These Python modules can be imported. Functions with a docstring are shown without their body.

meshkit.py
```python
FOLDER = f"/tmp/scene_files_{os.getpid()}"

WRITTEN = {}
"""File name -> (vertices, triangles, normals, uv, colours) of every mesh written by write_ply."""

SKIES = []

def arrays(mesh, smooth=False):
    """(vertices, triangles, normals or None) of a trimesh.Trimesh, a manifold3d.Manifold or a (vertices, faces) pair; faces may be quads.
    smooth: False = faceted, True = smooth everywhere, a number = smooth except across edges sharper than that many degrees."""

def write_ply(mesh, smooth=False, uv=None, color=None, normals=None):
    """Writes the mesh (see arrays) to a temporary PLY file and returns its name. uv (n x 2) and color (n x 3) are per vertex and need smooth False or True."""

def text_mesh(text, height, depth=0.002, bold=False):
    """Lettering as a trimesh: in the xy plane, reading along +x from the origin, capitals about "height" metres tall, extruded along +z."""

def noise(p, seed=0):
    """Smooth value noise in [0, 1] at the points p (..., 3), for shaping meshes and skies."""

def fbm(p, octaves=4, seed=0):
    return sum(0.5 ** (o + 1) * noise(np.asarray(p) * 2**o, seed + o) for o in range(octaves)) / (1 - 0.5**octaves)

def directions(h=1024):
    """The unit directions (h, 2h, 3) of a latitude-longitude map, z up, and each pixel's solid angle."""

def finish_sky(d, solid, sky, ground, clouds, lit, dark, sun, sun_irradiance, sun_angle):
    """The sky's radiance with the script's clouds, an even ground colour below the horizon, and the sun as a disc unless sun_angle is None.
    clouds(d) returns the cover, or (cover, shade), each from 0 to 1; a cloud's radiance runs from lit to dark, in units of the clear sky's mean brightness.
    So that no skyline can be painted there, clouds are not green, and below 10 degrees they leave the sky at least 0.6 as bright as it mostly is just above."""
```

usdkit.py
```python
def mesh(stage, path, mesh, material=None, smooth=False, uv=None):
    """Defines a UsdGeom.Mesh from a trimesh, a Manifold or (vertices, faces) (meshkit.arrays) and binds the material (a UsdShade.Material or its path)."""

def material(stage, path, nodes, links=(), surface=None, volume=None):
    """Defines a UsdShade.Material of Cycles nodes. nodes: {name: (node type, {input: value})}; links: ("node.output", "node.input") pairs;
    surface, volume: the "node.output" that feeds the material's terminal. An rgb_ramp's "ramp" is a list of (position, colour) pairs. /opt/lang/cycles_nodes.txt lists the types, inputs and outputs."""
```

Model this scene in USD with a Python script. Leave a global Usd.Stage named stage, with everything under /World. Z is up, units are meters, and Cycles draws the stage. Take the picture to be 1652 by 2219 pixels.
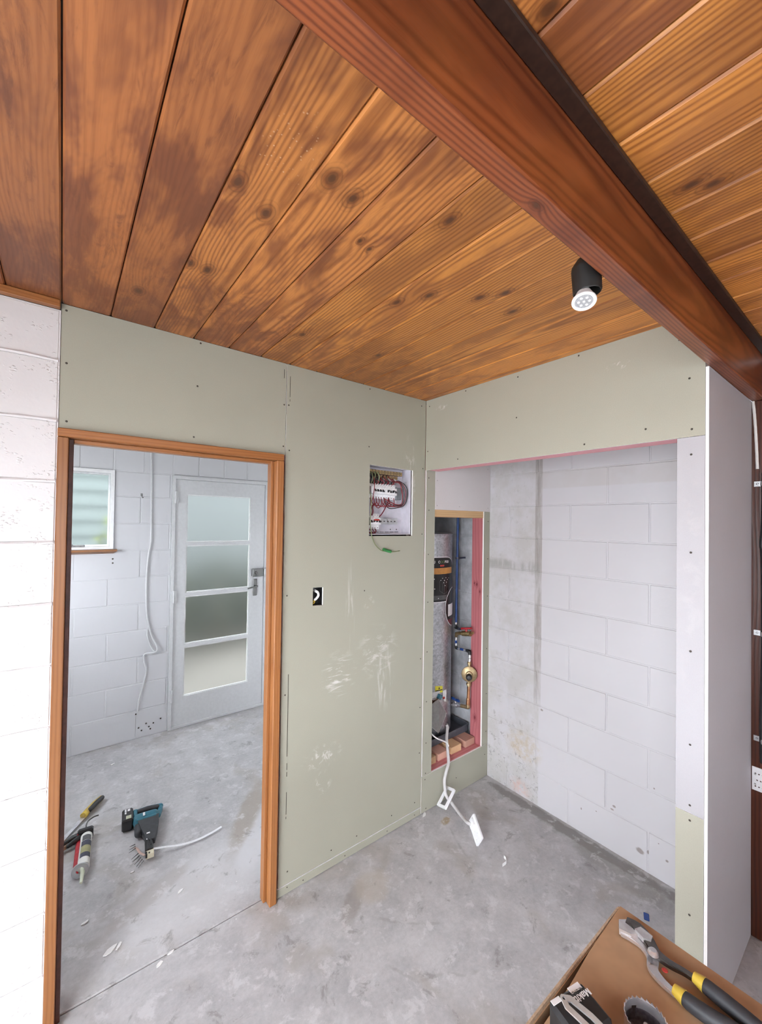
import math, random
import numpy as np
import trimesh, manifold3d
from shapely.geometry import Polygon, LineString, Point, box as sbox
from shapely import affinity
from shapely.ops import unary_union
import usdkit, meshkit
from pxr import Usd, UsdGeom, UsdLux, UsdShade, Gf, Sdf

random.seed(7)
rng = np.random.default_rng(7)
PI = math.pi
stage = Usd.Stage.CreateInMemory()
UsdGeom.SetStageUpAxis(stage, 'Z')
UsdGeom.SetStageMetersPerUnit(stage, 1.0)
UsdGeom.Xform.Define(stage, '/World')
UsdGeom.Scope.Define(stage, '/World/Looks')

# ------------------------------------------------------------------ camera, sky, exposure
CAM, YAW, PITCH, ROLL, FPX, CX, CY = (-1.6635, -1.7266, 1.6888), 0.6657, 0.0139, 0.0145, 886.2674, 830.7065, 1118.1484
cam = UsdGeom.Camera.Define(stage, '/World/Camera')
fw = np.array([math.sin(YAW) * math.cos(PITCH), math.cos(YAW) * math.cos(PITCH), math.sin(PITCH)])
rt = np.array([math.cos(YAW), -math.sin(YAW), 0.0])
up = np.cross(rt, fw)
rt2, up2 = rt * math.cos(ROLL) + up * math.sin(ROLL), -rt * math.sin(ROLL) + up * math.cos(ROLL)
M = Gf.Matrix4d(*rt2, 0, *up2, 0, *(-fw), 0, *CAM, 1)
cam.AddTransformOp().Set(M)
HA = 36.0
cam.CreateHorizontalApertureAttr(HA)
cam.CreateVerticalApertureAttr(HA * 2219 / 1652)
cam.CreateFocalLengthAttr(HA * FPX / 1652)
cam.CreateHorizontalApertureOffsetAttr(-(CX - 826) / 1652 * HA)
cam.CreateVerticalApertureOffsetAttr((CY - 1109.5) / 1652 * HA)
cam.CreateClippingRangeAttr(Gf.Vec2f(0.02, 500))
cam.CreateExposureAttr(2.33)

sky = UsdLux.DomeLight.Define(stage, '/World/Sky')          # even overcast sky
sky.CreateColorAttr(Gf.Vec3f(0.90, 0.95, 1.02))
sky.CreateIntensityAttr(1.0)

# ------------------------------------------------------------------ helpers: materials
class R:
    def __init__(s, n, o): s.n, s.o = n, o
    def __call__(s, o): return R(s.n, o)
    def __str__(s): return s.n + '.' + s.o
class G:
    def __init__(s): s.N, s.L = {}, []
    def add(s, kind, out, **kw):
        nm, d = 'n%d' % len(s.N), {}
        for k, v in kw.items():
            if isinstance(v, R): s.L.append((str(v), nm + '.' + k))
            else: d[k] = v
        s.N[nm] = (kind, d)
        return R(nm, out)
    def m(s, t, a, b=0.0, c=None, clamp=False):
        kw = dict(math_type=t, value1=a, value2=b, use_clamp=clamp)
        if c is not None: kw['value3'] = c
        return s.add('math', 'value', **kw)
    def noise(s, vec, scale=1.0, detail=2.0, rough=0.5, dist=0.0):
        return s.add('noise_texture', 'fac', vector=vec, scale=scale, detail=detail, roughness=rough, distortion=dist)
    def mix(s, f, a, b, t='mix'):
        return s.add('mix_color', 'result', blend_type=t, fac=f, a=a, b=b)
    def mr(s, v, a, b, c=0.0, d=1.0, t='smoothstep'):
        return s.add('map_range', 'result', range_type=t, value=v, from_min=a, from_max=b, to_min=c, to_max=d, clamp=True)
    def pos(s): return s.add('geometry', 'position')
    def xyz(s, v):
        q = s.add('separate_xyz', 'x', vector=v)
        return q, q('y'), q('z')
    def vec(s, x, y, z): return s.add('combine_xyz', 'vector', x=x, y=y, z=z)
    def vscale(s, v, sc): return s.add('vector_math', 'vector', math_type='multiply', vector1=v, vector2=sc)
    def vadd(s, v, o): return s.add('vector_math', 'vector', math_type='add', vector1=v, vector2=o)
    def dist(s, v, c, sc=(1, 1, 1)):
        return s.add('vector_math', 'value', math_type='distance', vector1=s.vscale(v, sc), vector2=tuple(a * b for a, b in zip(c, sc)))
    def rnd(s): return s.add('object_info', 'random')
    def bump(s, h, strength=0.3, distance=0.01): return s.add('bump', 'normal', height=h, strength=strength, distance=distance)
    def done(s, name, **kw):
        p = s.add('principled_bsdf', 'BSDF', **kw)
        return usdkit.material(stage, '/World/Looks/' + name, s.N, s.L, surface=str(p))
def lin(r, g, b): return tuple((x / 255 / 12.92) if x / 255 < .04045 else ((x / 255 + .055) / 1.055) ** 2.4 for x in (r, g, b))
def plain(name, col, rough=.5, metal=0., noise=.12, scale=40., bump=0., **kw):
    g = G(); p = g.pos()
    n = g.noise(p, scale, 3., .6)
    c = g.mix(g.mr(n, .3, .7, 0., 1.), tuple(x * (1 - noise) for x in col), tuple(min(1, x * (1 + noise)) for x in col))
    if bump: kw['normal'] = g.bump(n, bump, .004)
    return g.done(name, base_color=c, roughness=rough, metallic=metal, **kw)
IDX = dict(x=0, y=1, z=2)
def wood(name, light, dark, along='y', across='x', ring=.008, rough=.45, stain=None, stain_amt=0., knots=(), board=None, knot_col=(.085, .030, .011), contrast=.75, fiber=.75, spread=.07, bump=.12, solid=None, end_stain=0., streak=0.):
    g = G(); p = g.pos(); q = g.xyz(p)
    third = [k for k in 'xyz' if k not in (along, across)][0]
    a, u, w = q[IDX[along]], q[IDX[across]], q[IDX[third]]
    rnd = g.rnd(); off = g.m('multiply', rnd, 37.0)
    ao = g.m('add', a, off)
    low = g.noise(g.vec(g.m('multiply', u, 3.0), g.m('multiply', ao, .9), g.m('multiply', w, 3.)), 1., 2.)
    h = g.m('multiply_add', g.noise(g.vec(ao, .37, .11), .55, 1.), .09, .005)
    if solid: h = g.m('add', h, g.m('subtract', w, solid[1])); u_c = solid[0]
    uu = g.m('subtract', u, solid[0]) if solid else u
    if board:
        t = g.m('fraction', g.m('divide', g.m('subtract', u, board[0]), board[1]))
        uu = g.m('multiply', g.m('subtract', t, .5), board[1])
        uu = g.m('add', uu, g.m('multiply', g.m('subtract', rnd, .5), .22))
    uu = g.m('multiply_add', g.m('subtract', low, .5), spread, uu)
    r = g.m('sqrt', g.m('add', g.m('multiply', uu, uu), g.m('multiply', h, h)))
    r = g.m('multiply_add', g.noise(g.vec(g.m('multiply', u, 22.), g.m('multiply', ao, 3.), g.m('multiply', w, 22.)), 1., 3.), .006, r)
    d = None
    for k in knots:
        sc = [1.25, 1.25, 1.25]; sc[IDX[along]] = .75
        e = g.dist(g.vadd(p, g.vscale(g.add('noise_texture', 'color', vector=p, scale=35., detail=2.), (.006, .006, 0))), tuple(a_ + b_ for a_, b_ in zip(k[:3], (.003, .003, 0))), tuple(sc))
        if len(k) > 3: e = g.m('divide', e, k[3])
        d = e if d is None else g.m('minimum', d, e)
    if d is not None:
        r = g.m('add', r, g.m('multiply', g.m('exponent', g.m('multiply', d, -60.)), .022))
    s = g.m('sine', g.m('multiply', r, 2 * PI / ring))
    s = g.m('power', g.m('multiply_add', s, .5, .5), 1.7)
    fib = g.noise(g.vec(g.m('multiply', u, 260.), g.m('multiply', ao, 9.), g.m('multiply', w, 260.)), 1., 4., .65)
    s = g.m('add', g.m('multiply', s, contrast), g.m('multiply', g.m('subtract', fib, .5), fiber))
    col = g.mix(g.m('add', s, 0., clamp=True), light, dark)
    if stain:
        sn = g.noise(g.vec(g.m('multiply', u, 9.), g.m('multiply', ao, 2.6), off), 1., 4., .62, .4)
        sf = g.m('multiply', g.mr(sn, .44, .6), stain_amt)
        if end_stain:            # darker varnish worn into the board ends by the wall
            sn2 = g.noise(g.vec(g.m('multiply', u, 16.), g.m('multiply', ao, 7.), off), 1., 4., .65, .5)
            ef = g.m('multiply', g.mr(g.m('multiply_add', g.m('subtract', sn2, .5), 1.1, a), -.62, -.12), g.m('multiply_add', g.mr(sn2, .38, .6), .6, .4))
            sf = g.m('maximum', sf, g.m('multiply', ef, end_stain))
        col = g.mix(sf, col, g.mix(g.m('multiply', s, .6, clamp=True), stain, tuple(x * .5 for x in stain)))
    if streak:                   # brushed-on stain: broken dark streaks along the board
        sk = g.noise(g.vec(g.m('multiply', u, 48.), g.m('multiply', ao, 6.5), off), 1., 5., .7, .8)
        sk2 = g.noise(g.vec(g.m('multiply', u, 13.), g.m('multiply', ao, 4.), off), 1., 3., .6, 1.2)
        col = g.mix(g.m('multiply', g.m('multiply', g.mr(sk, .48, .66), g.mr(sk2, .40, .58)), streak), col, tuple(x * .8 for x in (stain or dark)))
    if streak:
        vf = g.add('voronoi_texture', 'distance', vector=p, scale=95.)
        ff = g.m('multiply', g.mr(vf, .10, .22, 1., 0.), g.mr(g.m('multiply_add', g.m('subtract', g.noise(p, 60., 3.), .5), 1.2, g.dist(p, (-1.335, -1.0, 2.399), (1 / .065, 1 / .13, 1.))), .45, .95, 1., 0.))
        col = g.mix(g.m('multiply', ff, .75), col, (.66, .42, .26))
    bri = g.m('multiply_add', rnd, .35, .83)
    col = g.mix(1.0, col, g.vec(bri, bri, bri), 'multiply')
    if d is not None:
        halo = g.mr(d, .006, .024, .65, 0.)
        col = g.mix(halo, col, tuple(x * .75 for x in dark))
        col = g.mix(g.mr(d, .004, .010, .9, 0.), col, knot_col)
        rg = g.m('power', g.m('multiply_add', g.m('sine', g.m('multiply', d, 900.)), .5, .5), 3.)
        col = g.mix(g.m('multiply', g.m('multiply', rg, g.mr(d, .012, .03, 1., 0.)), .4), col, knot_col)
    return g.done(name, base_color=col, roughness=g.m('multiply_add', fib, .15, rough - .07), normal=g.bump(s, bump, .0015))

# ------------------------------------------------------------------ helpers: shapes
def cbox(x0, x1, y0, y1, z0, z1, c=.001):
    P = []
    c = min(c, (x1 - x0) * .45, (y1 - y0) * .45, (z1 - z0) * .45)
    for sx in (0, 1):
        for sy in (0, 1):
            for sz in (0, 1):
                b = np.array([(x0, x1)[sx], (y0, y1)[sy], (z0, z1)[sz]], float)
                d = np.array([1 - 2 * sx, 1 - 2 * sy, 1 - 2 * sz]) * c
                for k in range(3):
                    e = d.copy(); e[k] = 0
                    P.append(b + e)
    return trimesh.Trimesh(np.array(P)).convex_hull if c > 0 else trimesh.creation.box(bounds=[[x0, y0, z0], [x1, y1, z1]])
def joinm(*ms):
    ms = [m for q in ms for m in (q if isinstance(q, (list, tuple)) else [q])]
    return trimesh.util.concatenate(ms)
def smooth_path(P, n=6):
    P = np.asarray(P, float)
    if len(P) < 3: return P
    Q = np.vstack([2 * P[0] - P[1], P, 2 * P[-1] - P[-2]]); out = []
    for i in range(1, len(Q) - 2):
        for t in np.linspace(0, 1, n, endpoint=False):
            a, b, c, d = Q[i - 1], Q[i], Q[i + 1], Q[i + 2]
            out.append(.5 * (2 * b + (c - a) * t + (2 * a - 5 * b + 4 * c - d) * t * t + (3 * b - a - 3 * c + d) * t ** 3))
    out.append(P[-1])
    return np.array(out)
def tube(P, r, sides=8, smooth=6, flat=None):
    P = smooth_path(P, smooth) if smooth else np.asarray(P, float)
    r = np.asarray(r, float)
    rr = np.full(len(P), float(r)) if r.ndim == 0 else np.interp(np.linspace(0, 1, len(P)), np.linspace(0, 1, len(r)), r)
    T = np.gradient(P, axis=0); T /= np.linalg.norm(T, axis=1, keepdims=True) + 1e-12
    ref = np.array([0, 0, 1.]) if abs(T[0][2]) < .9 else np.array([1., 0, 0])
    V, F = [], []
    A = np.cross(T[0], ref); A /= np.linalg.norm(A)
    for i in range(len(P)):
        A = A - T[i] * (A @ T[i]); A /= np.linalg.norm(A) + 1e-12
        B = np.cross(T[i], A)
        for k in range(sides):
            t = 2 * PI * k / sides
            V.append(P[i] + rr[i] * (math.cos(t) * A + math.sin(t) * B * (flat or 1)))
    n = len(P)
    for i in range(n - 1):
        for k in range(sides):
            a, b = i * sides + k, i * sides + (k + 1) % sides
            F += [[a, b, b + sides], [a, b + sides, a + sides]]
    V += [P[0], P[-1]]
    for k in range(sides):
        F += [[n * sides, (k + 1) % sides, k], [n * sides + 1, (n - 1) * sides + k, (n - 1) * sides + (k + 1) % sides]]
    m = trimesh.Trimesh(np.array(V), np.array(F), process=False); trimesh.repair.fix_normals(m)
    return m
def lathe(prof, sides=32, base=(0, 0, 0), axis=(0, 0, 1)):
    m = trimesh.creation.revolve(np.array(prof, float), sections=sides)
    m.apply_transform(trimesh.geometry.align_vectors([0, 0, 1], np.array(axis, float) / np.linalg.norm(axis)))
    m.apply_translation(base)
    return m
def prism(poly, h):
    g = getattr(poly, 'geoms', [poly])
    return joinm([trimesh.creation.extrude_polygon(q, h, engine='earcut') for q in g])
def frame(m, origin, ex, ey, ez):
    T = np.eye(4); T[:3, 0], T[:3, 1], T[:3, 2], T[:3, 3] = ex, ey, ez, origin
    m = m.copy(); m.apply_transform(T); return m
def xz(poly, y0, y1):                  # polygon in (x, z) extruded over y0..y1
    return frame(prism(poly, y1 - y0), (0, y1, 0), (1, 0, 0), (0, 0, 1), (0, -1, 0))
def yz(poly, x0, x1):                  # polygon in (y, z) extruded over x0..x1
    return frame(prism(poly, x1 - x0), (x0, 0, 0), (0, 1, 0), (0, 0, 1), (1, 0, 0))
def xy(poly, z0, z1):
    m = prism(poly, z1 - z0); m.apply_translation((0, 0, z0)); return m
def hull(pts): return trimesh.Trimesh(np.array(pts, float)).convex_hull
def rodb(a, b, r, sides=12): return tube([a, b], r, sides, 0)
def turn(m, axis, ang, at=(0, 0, 0)):
    m = m.copy(); m.apply_transform(trimesh.transformations.rotation_matrix(ang, axis, at)); return m
def move(m, d): m = m.copy(); m.apply_translation(d); return m
def capsule_chain(P, r, step=None):
    sph = trimesh.creation.icosphere(2, 1.0).vertices
    return joinm([hull(np.vstack([sph * r[i] + P[i], sph * r[i + 1] + P[i + 1]])) for i in range(len(P) - 1)])

# ------------------------------------------------------------------ helpers: prims
used = {}
def numbered(parent, name):
    k = (str(parent), name); n = used.get(k, 0); used[k] = n + 1
    return f'{parent}/{name}' + (f'_{n:03d}' if n else '')
base_of, shift_of = {}, {}
def thing(name, label=None, cat=None, group=None, at=(0, 0, 0), kind=None):
    path = numbered('/World', name)
    x = UsdGeom.Xform.Define(stage, path); x.AddTranslateOp().Set(Gf.Vec3d(*map(float, at)))
    p = x.GetPrim(); base_of[path] = np.array(at, float)
    for k, v in (('label', label), ('category', cat), ('group', group), ('kind', kind)):
        if v: p.SetCustomDataByKey(k, v)
    return path
def part(parent, name, mesh, mat, label=None, smooth=30, kind=None):
    path = numbered(parent, name)
    b = np.zeros(3)
    q = parent
    while q not in base_of: q = q.rsplit('/', 1)[0]
    m = mesh.copy()
    m.apply_translation(shift_of.get(q, np.zeros(3)) - base_of[q])
    pr = usdkit.mesh(stage, path, m, mat, smooth=smooth).GetPrim()
    if label: pr.SetCustomDataByKey('label', label)
    if kind: pr.SetCustomDataByKey('kind', kind)
    return path
def single(name, mesh, mat, label, cat, group=None, smooth=30, kind=None):
    path = numbered('/World', name)
    pr = usdkit.mesh(stage, path, mesh, mat, smooth=smooth).GetPrim()
    for k, v in (('label', label), ('category', cat), ('group', group), ('kind', kind)):
        if v: pr.SetCustomDataByKey(k, v)
    return path
def struct(name): return thing(name, kind='structure')

#%% ================================================================ materials
H = 2.399
BW, BX0 = .1365, -1.678
KN = [(x, y, H - .001, .75 if x in (-1.047, -1.084) else 1.5) for x, y in ((-1.387, -.864), (-1.306, -.816), (-1.237, -.995), (-1.174, -.979), (-1.047, -.866), (-1.084, -.877), (-.960, -1.068), (-.603, -.969), (-.642, -.903), (-.774, -.81), (-.826, -.715), (-.49, -.917), (-1.398, -.504), (-1.351, -.502), (-1.49, -.25), (-1.149, -1.4255), (-.647, -1.456), (-.615, -1.485), (-.615, -.341), (-.956, -.308))]
honey = dict(light=(.64, .258, .055), dark=(.27, .08, .016))
W_CEIL = [
    wood('ceiling_wood_brown', (.40, .142, .043), (.18, .052, .017), knots=KN, board=(BX0, BW), stain=(.17, .052, .022), stain_amt=.85, end_stain=.8, rough=.42, contrast=.34, ring=.010, spread=.26, streak=.6),
    wood('ceiling_wood_amber', (.56, .215, .055), (.22, .064, .016), knots=KN, board=(BX0, BW), stain=(.19, .056, .02), stain_amt=.8, end_stain=.9, rough=.4, contrast=.68, ring=.010, spread=.12, streak=.35),
    wood('ceiling_wood_honey', knots=KN, board=(BX0, BW), stain=(.24, .075, .022), stain_amt=.5, end_stain=.75, rough=.4, contrast=.75, ring=.010, **honey)]
M_BEAM = wood('beam_wood', (.32, .088, .028), (.13, .026, .008), along='x', across='z', ring=.0075, solid=(2.31, -1.50), spread=.05, rough=.35, contrast=.7, knots=((-1.0532, -1.35, 2.2185, .8),), stain=(.12, .025, .010), stain_amt=.5)
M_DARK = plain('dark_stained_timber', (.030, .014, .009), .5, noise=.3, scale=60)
M_POST = wood('post_wood', (.085, .022, .010), (.035, .009, .005), along='z', across='y', ring=.014, rough=.32, contrast=.7)
M_FRAMEZ = wood('door_frame_wood_upright', (.31, .125, .040), (.22, .078, .022), along='z', across='x', ring=.012, rough=.38, contrast=.6, fiber=.25)
M_FRAMEX = wood('door_frame_wood_level', (.31, .12, .036), (.22, .075, .020), along='x', across='z', ring=.012, rough=.38, contrast=.6, fiber=.25)
M_SILLW = wood('sill_wood', (.33, .13, .035), (.2, .07, .02), along='x', across='z', ring=.012, rough=.35)
M_STOP = plain('dark_door_stop_wood', (.085, .028, .019), .5, noise=.25, scale=30)
M_PINKZ = wood('pink_stud_wood', (.50, .165, .175), (.38, .10, .115), along='z', across='y', ring=.018, rough=.6, contrast=.6, knots=((.5475, .055, 1.275, 1.), (.5475, .03, 1.23, .8), (.5475, .075, 1.28, .7), (.5475, .06, .38, 1.2)), knot_col=(.14, .012, .02), stain=(.44, .13, .14), stain_amt=.3)
M_PINKX = wood('pink_plate_wood', (.58, .22, .225), (.46, .14, .15), along='x', across='y', ring=.016, rough=.6, contrast=.6)
M_PINE = wood('raw_pine', (.66, .43, .22), (.5, .29, .13), along='x', across='z', ring=.014, rough=.6, contrast=.5)
M_OFFA = wood('offcut_pine_pink', (.62, .36, .27), (.5, .25, .19), along='y', across='x', ring=.009, rough=.65, contrast=.5)
M_OFFB = wood('offcut_pine_yellow', (.64, .42, .24), (.52, .30, .15), along='y', across='x', ring=.009, rough=.65, contrast=.5)

def board_mat(name, face, axis, core=(.86, .85, .83), scuffs=(), mott=.06):
    """Paper-faced plasterboard: coloured paper on the two faces, white core on cut edges; pale scuffs on the face."""
    g = G(); geo = g.add('geometry', 'position'); nrm = geo('true_normal')
    n = g.noise(geo, 260., 3., .7); n2 = g.noise(geo, 3.5, 3., .5)
    v = g.m('add', g.m('multiply', g.m('subtract', n, .5), mott * 2.2), g.m('multiply_add', g.m('subtract', n2, .5), mott * 1.6, 1.))
    col = g.mix(1., face, g.vec(v, v, v), 'multiply')
    for (c, sc, amt, fr) in scuffs:
        d = g.dist(geo, c, sc)
        w = g.noise(g.vscale(geo, fr), 1., 5., .68, .5)
        f = g.m('multiply', g.mr(d, .25, 1., 1., 0.), g.m('multiply', g.mr(w, .5, .66), amt))
        col = g.mix(f, col, (.70, .69, .66))
    ax = g.m('absolute', g.xyz(nrm)[IDX[axis]])
    col = g.mix(g.m('greater_than', ax, .6), core, col)
    return g.done(name, base_color=col, roughness=.72, normal=g.bump(n, .06, .001), specular_ior_level=.35)
GREEN = (.36, .352, .285)
SC = [((-.57, 0, .93), (1 / .12, 1, 1 / .14), .8, (9, 1, 40)), ((-.33, 0, 1.0), (1 / .16, 1, 1 / .17), .55, (12, 1, 25)), ((-.655, 0, .56), (1 / .13, 1, 1 / .07), .6, (28, 1, 28)),
      ((-.655, 0, .43), (1 / .06, 1, 1 / .07), .75, (18, 1, 18)), ((-.28, 0, .85), (1 / .09, 1, 1 / .2), .5, (40, 1, 5)), ((-.51, 0, 1.25), (1 / .035, 1, 1 / .3), .45, (60, 1, 4)), ((-.4, 0, 1.27), (1 / .05, 1, 1 / .04), .7, (30, 1, 20)), ((-.12, 0, 1.9), (1 / .06, 1, 1 / .35), .5, (30, 1, 14))]
M_GREEN = board_mat('green_plasterboard', GREEN, 'y', scuffs=SC)
M_GREENX = board_mat('green_plasterboard_side', (.415, .402, .328), 'x', scuffs=[((0, -1.05, 2.3), (1, 1 / .06, 1 / .02), .9, (1, 40, 40)), ((0, -.13, 2.335), (1, 1 / .06, 1 / .02), .9, (1, 40, 40))])
M_PALEY = board_mat('pale_plasterboard', (.60, .56, .555), 'y')
M_PALEX = board_mat('pale_plasterboard_side', (.45, .435, .455), 'x', scuffs=[((0, -1.285, 1.5), (1, 1 / .05, 1 / .6), .12, (1, 12, 12))])
M_WHITE = plain('white_plaster_core', (.82, .81, .79), .8, noise=.05)
M_SCREW = plain('dark_screw_steel', (.065, .055, .045), .5, .4)

def paint_mat(name, col, bumps=.25, marks=(), rough=.5):
    g = G(); p = g.pos()
    n = g.noise(p, 16., 5., .62); n2 = g.noise(p, 120., 3., .6); n3 = g.noise(p, 2.2, 2.)
    v = g.m('multiply_add', g.m('subtract', n3, .5), .08, 1.)
    c = g.mix(1., col, g.vec(v, v, v), 'multiply')
    for fn in marks: c = fn(g, p, c)
    vor = g.add('voronoi_texture', 'distance', vector=g.vadd(p, g.add('noise_texture', 'color', vector=p, scale=30., detail=2.)), scale=20.)
    hgt = g.m('add', g.m('multiply', n, .7), g.m('multiply', n2, .12))
    return g.done(name, base_color=c, roughness=rough, normal=g.bump(hgt, bumps, .012))
M_FARBLOCK = paint_mat('far_wall_paint', (.60, .60, .62), .10)
def lumps(g, p, c): return c
def pier_mat():
    g = G(); p = g.pos()
    n = g.noise(p, 9., 5., .6)
    wv = g.add('voronoi_texture', 'distance', vector=g.vadd(g.vscale(p, (1, 1, 1.6)), g.vscale(g.add('noise_texture', 'color', vector=p, scale=60., detail=2.), (.02, .02, .02))), scale=75.)
    patch = g.mr(g.noise(p, 14., 2.), .5, .62)
    lump = g.m('multiply', g.mr(wv, .12, .42, 1., 0.), patch)
    hgt = g.m('add', g.m('multiply', n, .5), g.m('multiply', lump, .55))
    return g.done('pier_paint', base_color=(.64, .615, .615), roughness=.42, normal=g.bump(hgt, .55, .006))
M_PIER = pier_mat()
def nook_marks(g, p, c):
    x, y, z = g.xyz(p)
    n = g.noise(p, 5., 5., .65); n2 = g.noise(p, 26., 4., .7); n3 = g.noise(g.vscale(p, (1, 3, .6)), 9., 4., .6)
    left = g.mr(y, -.375, -.365)
    c = g.mix(g.m('multiply', left, g.mr(n, .38, .64, .06, .72)), c, (.47, .455, .43))
    c = g.mix(g.m('multiply', g.m('multiply', left, g.mr(n2, .58, .68)), g.mr(z, .2, .75, .8, .22)), c, (.30, .285, .27))
    stripe = g.m('multiply', g.mr(y, -.386, -.380), g.mr(y, -.340, -.334, 1., 0.))
    stripe = g.m('multiply', stripe, g.mr(z, .5, .75))
    c = g.mix(g.m('multiply', stripe, g.mr(n3, .3, .62, .25, .85)), c, (.33, .30, .28))
    hb = g.m('multiply', g.mr(y, -.385, -.375, 1., 0.), g.m('multiply', g.mr(z, 1.895, 1.905), g.mr(z, 2.0, 2.005, 1., 0.)))
    c = g.mix(g.m('multiply', hb, g.mr(n, .3, .6, .25, .55)), c, (.50, .47, .45))
    tan = g.m('multiply', g.mr(g.dist(p, (.61, -.27, .31), (1, 1 / .15, 1 / .12)), .4, 1., 1., 0.), g.mr(n2, .35, .62))
    c = g.mix(g.m('multiply', tan, .75), c, (.50, .42, .31))
    pk = g.m('multiply', g.mr(g.dist(p, (.61, -.25, .05), (1, 1 / .10, 1 / .07)), .2, 1., 1., 0.), g.mr(n2, .38, .6))
    crk = g.add('voronoi_texture', 'distance', feature='distance_to_edge', vector=g.vadd(p, g.vscale(g.add('noise_texture', 'color', vector=p, scale=40., detail=3.), (.02, .05, .05))), scale=32.)
    cf = g.m('multiply', g.mr(crk, .012, .035, 1., 0.), g.m('multiply', g.mr(g.noise(p, 18., 3.), .5, .6), g.m('multiply', left, g.mr(z, .15, .45, 1., 0.))))
    c = g.mix(g.m('multiply', cf, .75), c, (.20, .19, .185))
    c = g.mix(g.m('multiply', pk, .6), c, (.66, .42, .36))
    sm = g.m('multiply', left, g.mr(g.m('absolute', g.m('subtract', z, g.m('multiply_add', n, .1, 1.37))), .005, .05, 1., 0.))
    c = g.mix(g.m('multiply', sm, g.mr(n3, .3, .55, .2, .75)), c, (.33, .32, .30))
    for q, rx, rz in (((.61, -.80, .235), .010, .008), ((.61, -.79, .215), .012, .006), ((.61, -.92, .085), .022, .018), ((.61, -1.035, .11), .008, .007), ((.61, -.955, .10), .006, .012), ((.61, -.98, .42), .005, .005), ((.61, -.63, .13), .004, .008), ((.61, -.39, .58), .010, .008), ((.61, -.71, .16), .006, .004), ((.61, -1.0, .17), .004, .004)):
        f = g.mr(g.m('multiply_add', g.m('subtract', n2, .5), 1.2, g.dist(p, q, (1, 1 / rx, 1 / rz))), .5, .95, 1., 0.)
        c = g.mix(g.m('multiply', f, .8), c, (.24, .19, .17))
    return c
M_NOOK = paint_mat('nook_block_paint', (.58, .565, .585), .12, (nook_marks,), .55)
M_CUPB = plain('bare_cupboard_block', (.42, .43, .45), .7, noise=.22, scale=9)
M_DIM = plain('unpainted_lining', (.16, .12, .10), .8, noise=.2)
M_ROOMWHITE = plain('plain_white_paint', (.80, .79, .78), .6, noise=.04)
M_DOORPAINT = plain('white_gloss_paint', (.63, .635, .645), .28, noise=.03)
M_TRIMWHITE = plain('bright_white_paint', (.80, .80, .80), .3, noise=.03)

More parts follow.
